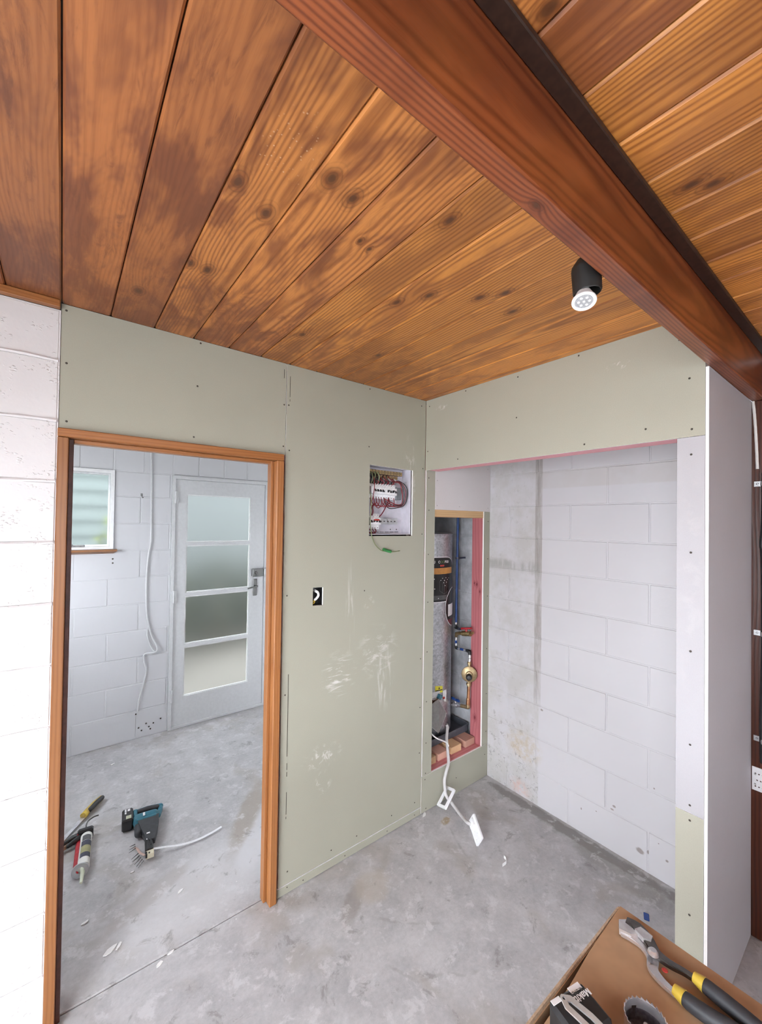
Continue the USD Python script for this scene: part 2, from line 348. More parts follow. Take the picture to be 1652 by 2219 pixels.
def concrete():
    g = G(); p = g.pos(); x, y, z = g.xyz(p)
    pd = g.vadd(p, g.vscale(g.add('noise_texture', 'color', vector=p, scale=2.5, detail=3.), (.25, .25, 0)))
    big = g.noise(pd, 1.7, 5., .6); mid = g.noise(pd, 7., 6., .68); fine = g.noise(p, 55., 4., .7)
    blot = g.noise(g.vscale(pd, (1, 1, 1)), 3.2, 3., .55, .6)
    v = g.m('add', g.m('multiply', g.m('subtract', big, .5), .40), g.m('multiply', g.m('subtract', mid, .5), .75))
    v = g.m('add', v, g.m('multiply_add', g.m('subtract', fine, .5), .42, 1.))
    c = g.mix(1., (.44, .43, .437), g.vec(v, v, v), 'multiply')
    c = g.mix(g.mr(blot, .52, .68, 0., .5), c, (.34, .305, .265))
    c = g.mix(g.mr(g.noise(pd, 4.3, 4., .6), .60, .72, 0., .42), c, (.56, .555, .57))
    # dusty, worn-pale floor of the second room by the doorway
    def blob(cx, cy, rx, ry, rot, amt, col, lo=.55, wob=.9):
        nonlocal c
        dx, dy = g.m('subtract', x, cx), g.m('subtract', y, cy)
        ca, sa = math.cos(rot), math.sin(rot)
        a = g.m('divide', g.m('add', g.m('multiply', dx, ca), g.m('multiply', dy, sa)), rx)
        b = g.m('divide', g.m('subtract', g.m('multiply', dy, ca), g.m('multiply', dx, sa)), ry)
        d = g.m('sqrt', g.m('add', g.m('multiply', a, a), g.m('multiply', b, b)))
        d = g.m('multiply_add', g.m('subtract', mid, .5), wob, d)
        c = g.mix(g.m('multiply', g.mr(d, lo, 1., 1., 0.), amt), c, col)
    blob(-1.10, .28, .50, .24, .25, .55, (.60, .59, .60))
    blob(-.80, .42, .30, .09, .9, .5, (.64, .63, .65))
    blob(-.78, .62, .34, .075, .95, .75, (.33, .285, .24))
    blob(-1.33, .36, .24, .06, .45, .5, (.36, .33, .31))
    blob(-.62, -.22, .14, .05, .7, .6, (.27, .24, .22))
    blob(-.50, -.20, .12, .10, .5, .5, (.50, .45, .39))
    blob(.08, -.12, .05, .03, .3, .8, (.34, .25, .13))
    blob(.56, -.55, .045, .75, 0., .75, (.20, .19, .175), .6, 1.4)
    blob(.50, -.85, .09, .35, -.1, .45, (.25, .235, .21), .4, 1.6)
    # hairline cracks
    for pts in (((-.58, -.33), (-.5, -.42), (-.44, -.47), (-.37, -.52)), ((-.66, -.5), (-.6, -.62), (-.5, -.66), (-.44, -.72), (-.38, -.735)), ((.07, -.15), (.02, -.25), (-.02, -.36))):
        for (x0, y0), (x1, y1) in zip(pts[:-1], pts[1:]):
            L = math.hypot(x1 - x0, y1 - y0)
            blob((x0 + x1) / 2, (y0 + y1) / 2, L * .62, .010, math.atan2(y1 - y0, x1 - x0), .32, (.24, .22, .20), .2, 1.6)
    pt = g.noise(g.vadd(p, (3.1, 1.7, 0)), 11., 6., .72, .3)
    c = g.mix(g.mr(pt, .54, .64, 0., .6), c, (.60, .59, .60))
    c = g.mix(g.mr(g.noise(g.vadd(p, (7.1, 4.7, 0)), 9., 6., .74, .4), .57, .68, 0., .62), c, (.22, .205, .195))
    spk = g.add('voronoi_texture', 'distance', vector=p, scale=13.)
    spf = g.m('multiply', g.mr(spk, .03, .055, 1., 0.), g.mr(g.noise(p, 2.3, 2.), .5, .62))
    c = g.mix(g.m('multiply', spf, .8), c, (.72, .71, .70))
    hgt = g.m('add', g.m('multiply', mid, .6), g.m('multiply', fine, .3))
    return g.done('concrete', base_color=c, roughness=g.mr(big, .3, .7, .5, .68), normal=g.bump(hgt, .16, .006))
M_CONC = concrete()
M_GROUND = plain('outdoor_ground', (.56, .555, .54), .9, noise=.15, scale=1.5)

def glass(name, rough, tint=(.92, .95, .94)):
    g = G()
    n = g.noise(g.pos(), 120., 2.)
    return g.done(name, base_color=tint, roughness=rough, transmission_weight=1., ior=1.16, normal=g.bump(n, .12, .002))
M_FROST = glass('frosted_glass', .50, (.56, .57, .565))
M_FROSTW = glass('obscure_window_glass', .22, (.58, .63, .61))
M_ALU = plain('brushed_aluminium', (.60, .61, .62), .35, .8, noise=.06)
M_STEEL = plain('bright_steel', (.70, .70, .71), .24, .75, noise=.12)
M_CHROME = plain('chrome', (.74, .74, .77), .2, .8, noise=.05)
M_GUNMETAL = plain('gunmetal', (.17, .165, .16), .3, 1., noise=.15)
M_LOCK = plain('satin_lock_metal', (.22, .22, .215), .35, .85, noise=.1)
M_BRASS = plain('brass', (.43, .325, .185), .42, .8, noise=.12, scale=70)
M_BRONZE = plain('tarnished_brass', (.36, .27, .13), .35, .85, noise=.2, scale=80)
M_COPPER = plain('copper', (.55, .28, .15), .3, .9, noise=.12)
def galv():
    g = G(); p = g.pos()
    v = g.add('voronoi_texture', 'color', vector=p, scale=95.)
    n = g.noise(p, 14., 4., .6)
    k = g.m('add', g.m('multiply', g.xyz(v)[0], .34), g.m('multiply_add', n, .45, .55))
    c = g.mix(1., (.53, .54, .56), g.vec(k, k, k), 'multiply')
    return g.done('galvanised_steel', base_color=c, metallic=1., roughness=g.m('multiply_add', g.xyz(v)[1], .14, .34))
M_GALV = galv()
M_BLACKP = plain('black_plastic', (.017, .017, .018), .38, noise=.2)
M_BLACKM = plain('matt_black_paint', (.011, .0105, .010), .55, noise=.1)
M_CHARC = plain('charcoal_rubber', (.035, .037, .042), .55, noise=.15)
M_TEAL = plain('teal_plastic', (.030, .150, .205), .4, noise=.1)
M_WHITEP = plain('white_plastic', (.78, .78, .80), .35, noise=.03)
M_CABLEW = plain('white_cable_sheath', (.76, .75, .73), .45, noise=.04)
M_CABLEG = plain('grey_cable_sheath', (.53, .51, .51), .5, noise=.05)
M_WIRER = plain('red_wire', (.19, .010, .016), .4, noise=.1)
M_WIREB = plain('black_wire', (.016, .012, .013), .4, noise=.1)
M_WIREG = plain('green_wire', (.17, .20, .09), .45, noise=.1)
M_FERR = plain('green_ferrule_plastic', (.035, .20, .055), .35, noise=.1)
M_YELLOW = plain('yellow_plastic', (.66, .47, .06), .45, noise=.08)
M_MUSTARD = plain('mustard_rubber', (.52, .37, .09), .5, noise=.1)
M_RED = plain('red_paint', (.42, .022, .032), .4, noise=.15)
M_MAROON = plain('maroon_paint', (.13, .012, .02), .4, noise=.2)
M_BLUE = plain('blue_plastic', (.012, .055, .24), .4, noise=.1)
M_BLUED = plain('blue_pipe_plastic', (.006, .040, .175), .42, noise=.1)
M_TRAY = plain('dark_grey_tray_plastic', (.085, .092, .11), .42, noise=.1)
M_INSUL = plain('white_insulation', (.72, .72, .72), .8, noise=.1)
M_DECAL = plain('black_print', (.012, .011, .011), .3, noise=.1)
M_DECALG = plain('grey_print', (.085, .085, .085), .35, noise=.15)
M_ORANGE = plain('orange_print', (.55, .25, .06), .35, noise=.08)
M_GREENP = plain('green_print', (.10, .16, .05), .4, noise=.1)
M_PRINTW = plain('white_print', (.80, .79, .80), .4, noise=.03)
M_PRINTR = plain('red_print', (.45, .035, .025), .4, noise=.1)
M_LEATHER = plain('brown_worn_metal', (.22, .115, .065), .5, noise=.35, scale=60)
M_TUBE = plain('sealant_tube_plastic', (.74, .74, .70), .35, noise=.04)
M_NOZZLE = plain('pale_nozzle_plastic', (.66, .70, .55), .4, noise=.05)
M_NAVY = plain('navy_print', (.035, .038, .065), .4, noise=.1)
M_OLIVE = plain('olive_print', (.34, .32, .16), .4, noise=.1)
M_CARD = plain('cardboard', (.45, .275, .155), .8, noise=.09, scale=14, bump=.06)
M_CARDE = plain('cardboard_edge', (.50, .36, .24), .85, noise=.15, scale=200)
M_LAMPF = plain('lamp_lens', (.72, .72, .74), .12, noise=.03)
M_CHIP = plain('plaster_chip_white', (.78, .77, .76), .8, noise=.05)
M_LEAF = plain('bush_leaf', (.11, .125, .015), .6, noise=.35, scale=12)
M_SIDING = plain('neighbour_weatherboard', (.085, .095, .092), .6, noise=.08)

#%% ================================================================ setting: floor, outside, hidden shell
fl = struct('floor')
part(fl, 'concrete_slab', cbox(-2.6, 1.9, -4.2, .043, -.12, 0, .004), M_CONC)
part(fl, 'concrete_slab', cbox(-2.4, .62, .047, 1.93, -.12, -.001, .004), M_CONC)
gr = struct('ground')
part(gr, 'paving', cbox(-30, 30, -30, 1.95, -.25, -.14, 0), M_GROUND)
part(gr, 'back_path', cbox(-30, 30, 1.96, 30, -.25, -.14, 0), plain('back_path_concrete', (.135, .125, .108), .9, noise=.12, scale=2))

def wallbox(name, *b, mat=M_ROOMWHITE):
    w = struct(name); part(w, 'lining', cbox(*b, 0), mat); return w
XL = -2.6
ws = struct('wall_side')                                  # opening of the wide garage doorway on the left, behind the camera
OP0, OP1 = -2.35, -.75
part(ws, 'lining', cbox(XL - .12, XL, OP1, .19, 0, H, 0), M_ROOMWHITE)
part(ws, 'lining', cbox(XL - .12, XL, OP0, OP1, 2.02, H, 0), M_ROOMWHITE)
part(ws, 'lining', cbox(XL - .12, XL, -4.2, OP0, 0, H, 0), M_ROOMWHITE)
wr = struct('wall_rear')
RX0, RX1, RZ0, RZ1 = -1.9, -.7, 1.0, 2.0
part(wr, 'lining', cbox(XL, RX0, -4.32, -4.2, 0, H, 0), M_ROOMWHITE)
part(wr, 'lining', cbox(RX0, RX1, -4.32, -4.2, RZ1, H, 0), M_ROOMWHITE)
part(wr, 'lining', cbox(RX0, RX1, -4.32, -4.2, 0, RZ0, 0), M_ROOMWHITE)
part(wr, 'lining', cbox(RX1, 1.9, -4.32, -4.2, 0, H, 0), M_ROOMWHITE)
wt = struct('wall_timber')
part(wt, 'lining', cbox(.69, .75, -4.2, -1.38, 0, H, 0), M_POST)
# second room shell
w2 = struct('wall_store_left')
part(w2, 'lining', cbox(-2.5, -2.4, .19, .75, 0, 2.4, 0), M_ROOMWHITE)
part(w2, 'lining', cbox(-2.5, -2.4, 1.55, 1.93, 0, 2.4, 0), M_ROOMWHITE)
part(w2, 'lining', cbox(-2.5, -2.4, .75, 1.55, 0, 1.05, 0), M_ROOMWHITE)
part(w2, 'lining', cbox(-2.5, -2.4, .75, 1.55, 1.95, 2.4, 0), M_ROOMWHITE)
wallbox('wall_store_right', -.04, .02, .10, 1.93, 0, 2.4)
wallbox('ceiling_store', -2.5, .75, .0, 2.1, H + .03, H + .09)
wallbox('wall_cupboard_rear', .02, .75, .80, .86, 0, 2.43, mat=M_DIM)

#%% ceiling boards
cl = struct('ceiling')
for k in range(-7, 17):
    x0, x1 = BX0 + k * BW, BX0 + (k + 1) * BW
    prof = Polygon([(x0 + .0012, H + .018), (x0 + .0012, H + .0042), (x0 + .0052, H), (x1 - .0052, H), (x1 - .0012, H + .0042), (x1 - .0012, H + .018)])
    m = frame(prism(prof, 4.2), (0, 0, 0), (1, 0, 0), (0, 0, 1), (0, -1, 0))
    m.apply_translation((0, 0, float(rng.normal(0, .0004))))
    mat = W_CEIL[0] if k <= 1 else W_CEIL[1] if k <= 4 else W_CEIL[2]
    part(cl, 'plank', m, mat)
part(cl, 'sarking', cbox(-2.7, 1.7, -4.32, .2, H + .018, H + .03, 0), M_DARK)

#%% wall_back: green plasterboard with the doorway, board opening, outlet hole
wb = struct('wall_back')
T = .010
def hole_quad(*p): return Polygon(p)
SWITCH = Polygon([(-.4006, 1.9865), (-.0965, 1.9825), (-.0965, 1.6105), (-.4006, 1.6125)])
OUT = Polygon([(-.7235, 1.3715), (-.6685, 1.3695), (-.6685, 1.2825), (-.7235, 1.2865)])
part(wb, 'plasterboard_panel', xz(sbox(-1.6785, 1.984, -.8765, H - .001), 0, T), M_GREEN)
part(wb, 'plasterboard_panel', xz(sbox(-.8735, .0455, -.001, H - .001).difference(SWITCH).difference(OUT), 0, T), M_GREEN)
part(wb, 'plasterboard_panel', xz(sbox(-.878, .004, -.0035, .0405), -.001, T), M_GREEN)
part(wb, 'plasterboard_panel', xz(Polygon([(.0045, .214), (.080, .214), (.0835, 1.765), (.0835, 1.9955), (.0105, 1.9955)]), -.0005, T), M_GREEN)
part(wb, 'plasterboard_panel', xz(sbox(.0015, .004, .6085, .2115), -.0005, T), M_GREEN)
part(wb, 'plasterboard_panel', xz(sbox(.5465, .2145, .6085, 1.765), -.0005, T), M_GREEN)
part(wb, 'plasterboard_panel', xz(sbox(.0845, 1.766, .6085, 2.39), -.0015, T), M_PALEY)
fr = struct('wall_framing')
part(fr, 'stud', cbox(.548, .607, .011, .10, .20, 2.38, .002), M_PINKZ)
part(fr, 'sill_plate', cbox(.02, .548, .011, .135, .165, .2125, .002), M_PINKX)
part(fr, 'pine_lintel', cbox(.021, .548, .006, .10, 1.722, 1.81, .002), M_PINE)
part(fr, 'stud', cbox(-.005, .020, .011, .10, 0, 2.38, .002), M_PINKZ)
part(fr, 'stud', cbox(-.868, -.83, .012, .10, 0, 2.38, .002), M_PINKZ)
part(fr, 'bottom_plate', cbox(-.82, -.05, .012, .10, .001, .043, .002), M_PINKX)
part(fr, 'building_paper', cbox(-.83, -.04, .101, .106, .0, 2.4, 0), M_ROOMWHITE)
part(fr, 'building_paper', cbox(-1.69, -.83, .101, .106, 2.0, 2.4, 0), M_ROOMWHITE)
part(fr, 'header_block', cbox(-1.68, -.87, .012, .10, 2.0, 2.05, .002), M_PINKX)
scr = []
for x, z in [(-1.6657, 2.3784), (-1.6622, 2.2026), (-1.6583, 2.0084), (-1.2436, 2.3875), (-1.2522, 2.2141), (-1.2619, 2.0112), (-.8852, 2.21), (-.8628, 2.2121), (-.886, 2.022), (-.8566, 2.0068), (-.8553, 1.347), (-.424, 1.33), (-.408, 2.3826), (-.4083, 2.0796), (-.0357, 2.3623), (-.02, 2.0), (-.02, 1.62), (-.018, .9), (-.018, .62), (-.018, .36),
             (.03, 1.95), (.034, 1.76), (.034, 1.5), (.034, 1.22), (.034, .93), (.034, .64), (.034, .40), (.034, .225), (.59, 1.7), (.59, 1.45), (.59, 1.2), (.59, .85), (.59, .55), (.59, .3), (.10, 1.94), (.10, 1.79), (.30, 1.79), (.58, 2.05), (.585, 1.79),
             (.03, .19), (.30, .10), (.58, .15), (.04, .02), (-.83, .03), (-.83, .1), (-.60, .085), (-.52, .02), (-.45, .085), (-.25, .02), (-.22, .09), (-.05, .09), (-.05, .02), (-.75, .02), (-.856, .9)]:
    scr.append(frame(lathe([(0, .0012), (.0022, .0010), (.0036, 0)], 8), (x, -.0006, z), (1, 0, 0), (0, 0, 1), (0, -1, 0)))
part(wb, 'screws', joinm(scr), M_SCREW, kind='stuff')
# pencil line and slot marks on the board beside the door
mk = [cbox(-.8425, -.840, -.0006, .001, z0, z1, 0) for z0, z1 in ((.62, .99), (.56, .59), (.53, .55), (.36, .46), (.34, .35))] + [cbox(-.858, -.856, -.0006, .001, 2.25, 2.345, 0), cbox(-.858, -.856, -.0006, .001, 2.23, 2.24, 0), cbox(-.888, -.886, -.0006, .001, 2.33, 2.37, 0)]
part(wb, 'scored_line', joinm(mk), M_SCREW, kind='stuff')

#%% wall_right: header and pillar of the nook
wq = struct('wall_right')
part(wq, 'plasterboard_panel', yz(sbox(-1.3225, 1.991, -.002, H - .001), 0, T), M_GREENX)
part(wq, 'plasterboard_panel', yz(sbox(-1.3225, .7335, -1.2446, 1.9895), 0, T), M_PALEX)
part(wq, 'plasterboard_panel', yz(sbox(-1.3225, .003, -1.2446, .7325), -.0008, T), M_GREENX)
part(wq, 'pink_lintel', cbox(T + .001, .098, -1.243, -.012, 1.992, 2.36, .002), wood('pink_lintel_wood', (.86, .40, .44), (.74, .28, .33), along='y', across='x', ring=.018, rough=.6, contrast=.5))
part(wq, 'pink_plate', cbox(T + .001, .098, -.075, -.012, 2.0, 2.36, .002), M_PINKX)
part(wq, 'pillar_stud', cbox(T + .001, .098, -1.3215, -1.2535, .002, 1.99, .002), M_PINKZ)
part(wq, 'reveal_panel', cbox(T + .0005, .604, -1.2525, -1.2446, .003, 1.99, .0005), M_PALEY)
part(wq, 'lining_panel', cbox(.0003, .6092, -1.333, -1.3230, .003, 2.2165, .0006), board_mat('return_plasterboard', (.46, .44, .46), 'y'))
part(wq, 'nook_ceiling', cbox(.099, .605, -1.2, -.01, 2.36, 2.372, 0), M_PALEY)
s2 = [(0, -1.1478, 2.039), (0, -1.2864, 2.0155), (0, -1.2793, 2.1892), (0, -.9258, 2.0145), (0, -.6087, 2.1844), (0, -.614, 2.3739), (0, -.30, 2.385), (0, -.03, 2.36), (0, -.02, 2.1), (0, -.25, 2.03), (0, -1.285, 1.93), (0, -1.285, 1.60), (0, -1.285, 1.27), (0, -1.285, .96), (0, -1.285, .76), (0, -1.285, .71), (0, -1.285, .40), (0, -1.25, 2.33), (0, -.9, 2.385)]
part(wq, 'screws', joinm([frame(lathe([(0, .0012), (.0022, .0010), (.0036, 0)], 8), (-.0013, y, z), (0, 1, 0), (0, 0, 1), (-1, 0, 0)) for _, y, z in s2]), M_SCREW, kind='stuff')

#%% block walls
def blockwall(w, plane, at, nrm, rows, mat, depth=.09, gap=.0045, ch=.0035, recess=.0028, clip=None, mortar=None, jit=.0008):
    """rows: (z0, z1, [joint coordinates incl. both ends]); every block is a part with its own chamfered edges, joints recessed."""
    for z0, z1, J in rows:
        J = sorted(J)
        for a, b in zip(J[:-1], J[1:]):
            P = sbox(a + gap, z0 + gap, b - gap, z1 - gap)
            if clip is not None: P = P.difference(clip)
            for q in getattr(P, 'geoms', [P]):
                if q.is_empty or q.area < 2e-4: continue
                u0, v0, u1, v1 = q.bounds
                e = at + nrm * float(rng.normal(0, jit))
                f = e - nrm * depth
                if q.area > .985 * (u1 - u0) * (v1 - v0):
                    m = cbox(u0, u1, min(e, f), max(e, f), v0, v1, ch) if plane == 'y' else cbox(min(e, f), max(e, f), u0, u1, v0, v1, ch)
                else:
                    m = xz(q, min(e, f), max(e, f)) if plane == 'y' else yz(q, min(e, f), max(e, f))
                part(w, 'block', m, mat, smooth=None)
    a0, a1 = rows[0][2][0], rows[0][2][-1]
    P = sbox(min(r[2][0] for r in rows), rows[0][0], max(r[2][-1] for r in rows), rows[-1][1])
    if clip is not None: P = P.difference(clip)
    e = at - nrm * recess
    f = at - nrm * (depth - .004)
    part(w, 'mortar', xz(P, min(e, f), max(e, f)) if plane == 'y' else yz(P, min(e, f), max(e, f)), mortar or mat, kind='stuff')
# pier left of the doorway
wl = struct('wall_left')
prow = []
for k in range(12):
    z0, z1 = .2 * k + .005, min(.2 * (k + 1) + .005, 2.373)
    prow.append((z0, z1, [-2.62, -2.29, -2.08, -1.6795] if k % 2 else [-2.62, -2.49, -2.08, -1.6795]))
blockwall(wl, 'y', -.005, -1, prow, M_PIER, depth=.18, gap=.002, ch=.004, recess=.002)
for k in range(1, 12):
    z = .2 * k + .005
    n = 46; xs = np.linspace(-2.4, -1.684, n)
    P = np.c_[xs, np.full(n, -.0045), z + .002 * np.sin(xs * 23 + k)]
    rr = .0045 + .0028 * meshkit.noise(np.c_[xs * 40, np.full(n, k * 3.1), np.zeros(n)], 3) if k > 6 else .0028 + .001 * meshkit.noise(np.c_[xs * 40, np.full(n, k * 3.1), np.zeros(n)], 3)
    part(wl, 'mortar_bead', tube(P, rr, 6, 0), M_PIER)
tr = struct('trim_1')
part(tr, 'batten', cbox(-2.6, -1.6815, -.028, -.004, 2.374, H - .0005, .002), M_FRAMEX)

# nook end wall (continues into the cupboard)
wn = struct('wall_nook')
nrow = []
for k in range(12):
    J = [-1.3] + ([-1.157, -.757, -.357, .043, .443] if k % 2 else [-.955, -.556, -.156, .243, .643]) + [.80]
    if k == 10: J = [-1.3, -.957, -.562, -.357, .043, .443, .80]
    nrow.append((.2 * k, .2 * k + .2 if k < 11 else 2.38, J))
blockwall(wn, 'x', .6094, -1, [(a, b, [j for j in J if j <= .043] if .043 in J else [j for j in J if j < .2] + [.043]) for a, b, J in nrow], M_NOOK, gap=.0030, ch=.0024, recess=.0032)
blockwall(wn, 'x', .6094, -1, [(a, b, [.043] + [j for j in J if j > .05]) for a, b, J in nrow], M_CUPB, gap=.004, ch=.003, recess=.003)

# far wall of the second room with window and glazed door
wf = struct('wall_far')
YF = 1.9043
frow = []
for k in range(12):
    J = [-2.5, -2.385, -1.985, -1.587, -1.187, -.787, -.387] if k % 2 == 0 else [-2.5, -2.185, -1.785, -1.387, -.985, -.585, -.185]
    if k == 10: J = [-2.5, -2.168, -1.768, -1.568, -1.368, -1.168, -.965, -.771, -.565, -.365, -.165]
    frow.append((max(.2043 * k + .012, 0) * (k > 0) if k < 10 else 2.04 if k == 10 else 2.24, .2043 * (k + 1) + .012 if k < 9 else 2.04 if k == 9 else 2.24 if k == 10 else 2.40, J + [.02]))
CL = sbox(-.972, -.1, -.172, 2.036).union(sbox(-2.15, 1.4245, -1.358, 2.043))
blockwall(wf, 'y', YF, -1, frow, M_FARBLOCK, depth=.11, gap=.003, ch=.003, recess=.0022, clip=CL)
part(wf, 'bolt_hole', joinm([frame(lathe([(0, .0008), (.005, .0008), (.006, 0)], 8), (x, YF - .0018, z), (1, 0, 0), (0, 0, 1), (0, -1, 0)) for x, z in ((-1.3615, 1.3835), (-1.3609, 1.3526), (-1.17, .08), (-1.12, .1), (-1.1, .07), (-1.07, .09), (-1.15, .055), (-1.09, .05), (-1.02, .11), (-1.19, .19))]), M_SCREW, kind='stuff')

d1 = struct('door_1')
fp = sbox(-.972, .0, -.172, 2.036).difference(sbox(-.948, -.01, -.198, 2.009))
part(d1, 'door_frame', xz(fp, 1.888, 1.99), M_DOORPAINT)
PX0, PX1 = -.8615, -.3315
PZ = [(.242, .641), (.664, 1.056), (1.083, 1.472), (1.496, 1.889)]
leaf = sbox(-.945, .018, -.2015, 2.006)
for a, b in PZ: leaf = leaf.difference(sbox(PX0, a, PX1, b))
part(d1, 'door_leaf', xz(leaf, 1.900, 1.938), M_DOORPAINT)
for a, b in PZ:
    pane = part(d1, 'pane', cbox(PX0 - .003, PX1 + .003, 1.920, 1.924, a - .003, b + .003, 0), M_FROST)
    bead = xz(sbox(PX0 - .001, a - .001, PX1 + .001, b + .001).difference(sbox(PX0 + .009, a + .009, PX1 - .009, b - .009)), 1.905, 1.9195)
    part(d1, 'glazing_bead', bead, M_TRIMWHITE)
part(d1, 'weather_strip', cbox(-.948, -.198, 1.888, 1.93, .0, .0215, .002), M_DOORPAINT)
for z in (1.86, 1.063, .27):
    part(d1, 'hinge', joinm(rodb((-.9475, 1.886, z - .05), (-.9475, 1.886, z + .05), .0075), cbox(-.968, -.928, 1.886, 1.889, z - .045, z + .045, .0005)), M_DOORPAINT)
lk = part(d1, 'rim_lock', cbox(-.315, -.214, 1.862, 1.899, 1.180, 1.250, .004), M_LOCK)
part(lk, 'snib', lathe([(0, .012), (.012, .012), (.014, 0)], 14, (-.285, 1.862, 1.215), (0, -1, 0)), M_GUNMETAL)
part(d1, 'lock_keeper', cbox(-.210, -.180, 1.858, 1.887, 1.183, 1.247, .003), M_ALU)
hd = part(d1, 'handle_plate', cbox(-.298, -.263, 1.892, 1.9, 1.006, 1.156, .003), M_LOCK)
part(hd, 'lever', joinm(rodb((-.28, 1.893, 1.092), (-.28, 1.852, 1.092), .009), tube([(-.272, 1.854, 1.094), (-.31, 1.850, 1.092), (-.36, 1.853, 1.080)], [.009, .008, .006], 10)), M_LOCK)

w1 = struct('window_1')
WX0, WX1, WZ0, WZ1 = -2.15, -1.360, 1.4575, 2.042
part(w1, 'window_frame', xz(sbox(WX0, WZ0, WX1, WZ1).difference(sbox(WX0 + .02, WZ0 + .018, WX1 - .024, WZ1 - .024)), 1.893, 2.01), M_TRIMWHITE)
part(w1, 'sash', xz(sbox(WX0 + .021, WZ0 + .019, WX1 - .025, WZ1 - .025).difference(sbox(WX0 + .036, WZ0 + .033, WX1 - .037, WZ1 - .038)), 1.93, 1.96), M_ALU)
part(w1, 'pane', cbox(WX0 + .034, WX1 - .035, 1.943, 1.947, WZ0 + .031, WZ1 - .036, 0), M_FROSTW)
part(w1, 'window_sill', hull([(x + dx, y, z) for x in (WX0 - .02, -1.338) for y, z, dx in ((1.86, 1.455, 0), (1.86, 1.442, 0), (1.90, 1.4245, -.02 if x > -2 else 0), (1.95, 1.4245, -.02 if x > -2 else 0), (1.95, 1.457, 0))]), M_SILLW)
part(w1, 'window_stay', joinm(cbox(-1.66, -1.53, 1.905, 1.928, 1.479, 1.489, .002), cbox(-1.63, -1.60, 1.90, 1.915, 1.488, 1.496, .002)), M_GUNMETAL)

# outside beyond the far wall: neighbour's weatherboards and a bush
nb = thing('neighbouring_house', 'grey green weatherboard wall of a house beyond the frosted window', 'house', at=(-1.5, 5.0, -.14))
for k in range(26):
    z = .05 + k * .2
    part(nb, 'weatherboard', hull([(x, y, zz) for x in (-6, 3.4) for y, zz in ((4.945, z), (5.0, z), (5.0, z + .21), (4.992, z + .21))]), M_SIDING)
part(nb, 'house_wall', cbox(-6, 3.4, 5.0, 5.1, -.14, 5.4, 0), M_SIDING)
def foliage(center, rad, n, size, seed):
    r2 = np.random.default_rng(seed); lv = []
    for i in range(n):
        d = r2.normal(size=3); d /= np.linalg.norm(d)
        c = np.array(center) + d * np.array(rad) * r2.uniform(.6, 1.)
        a = r2.normal(size=3); a /= np.linalg.norm(a); b = np.cross(a, d); b /= np.linalg.norm(b) + 1e-9
        lv.append(np.array([c - a * size, c + b * size * .45, c + a * size, c - b * size * .45]))
    V = np.vstack(lv); F = np.array([[4 * i + q for q in t] for i in range(n) for t in ((0, 1, 2), (0, 2, 3))])
    return trimesh.Trimesh(V, F, process=False)
bu = thing('garden_bush', 'yellow green leafy bush outside, at lower right of the frosted window', 'bush', at=(-1.08, 3.7, -.14))
part(bu, 'foliage', foliage((-1.10, 3.7, .92), (.34, .40, .92), 640, .05, 5), M_LEAF, smooth=None, kind='stuff')
for dx, dy in ((0, 0), (.15, .1), (-.16, .05)): part(bu, 'stem', rodb((-1.08, 3.7, -.14), (-1.08 + dx, 3.7 + dy, .9), .012, 6), M_LEATHER)
hg = thing('garden_hedge', 'dull green hedge outside, blurred behind the frosted glass door', 'hedge', at=(.4, 4.3, -.14))
part(hg, 'foliage', joinm(*[foliage((x, 4.3, .5), (.42, .3, .75), 420, .06, 20 + i) for i, x in enumerate((-.5, .1, .7, 1.3))]), plain('hedge_leaf', (.05, .058, .036), .6, noise=.3, scale=12), smooth=None, kind='stuff')
for x in (-.5, .1, .7, 1.3): part(hg, 'stem', rodb((x, 4.3, -.14), (x + .03, 4.3, .8), .02, 6), M_LEATHER)

#%% timber door frame of the doorway
d2 = struct('door_2')
part(d2, 'jamb', cbox(-1.6806, -1.6505, -.020, .055, .001, 1.953, .0025), M_FRAMEZ)
part(d2, 'jamb', cbox(-.9205, -.8880, -.020, .055, .001, 1.953, .0025), M_FRAMEZ)
part(d2, 'head', cbox(-1.6806, -.8880, -.0202, .055, 1.954, 1.9825, .0025), M_FRAMEX)
part(d2, 'stop', cbox(-1.6500, -1.6365, .018, .054, .001, 1.9532, .0015), M_STOP)
part(d2, 'stop', cbox(-.9345, -.9210, .018, .054, .001, 1.9532, .0015), M_FRAMEZ)
part(d2, 'stop', cbox(-1.6362, -.9348, .018, .054, 1.9400, 1.9535, .0015), M_FRAMEX)
part(d2, 'packer', cbox(-.8875, -.8785, .012, .10, .001, 1.95, 0), M_DARK)

#%% beam, post and the things on the post
bm = thing('ceiling_beam', 'red brown stained timber beam running across under the plank ceiling', 'beam', at=(-.5, -1.35, 2.218))
part(bm, 'beam_body', cbox(-2.59, 1.6, -1.3725, -1.3292, 2.2185, H - .0005, .003), M_BEAM)
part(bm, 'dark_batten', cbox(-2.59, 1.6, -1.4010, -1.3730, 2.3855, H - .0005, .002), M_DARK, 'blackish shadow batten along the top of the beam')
po = thing('timber_post', 'dark red brown timber post at the right edge under the beam', 'post', at=(.64, -1.4, 0))
part(po, 'post_body', cbox(.6105, .688, -1.55, -1.3015, .001, 2.217, .003), M_POST)
cb = thing('black_conduit', 'thick black cable running down the dark timber post', 'cable', at=(.6, -1.37, 0))
part(cb, 'cable_sheath', tube([(.597, -1.378, 1.915), (.597, -1.376, 1.7), (.597, -1.371, 1.62), (.597, -1.375, 1.55), (.597, -1.377, 1.2), (.597, -1.372, .9), (.597, -1.374, .73)], .0125, 10), M_BLACKP)
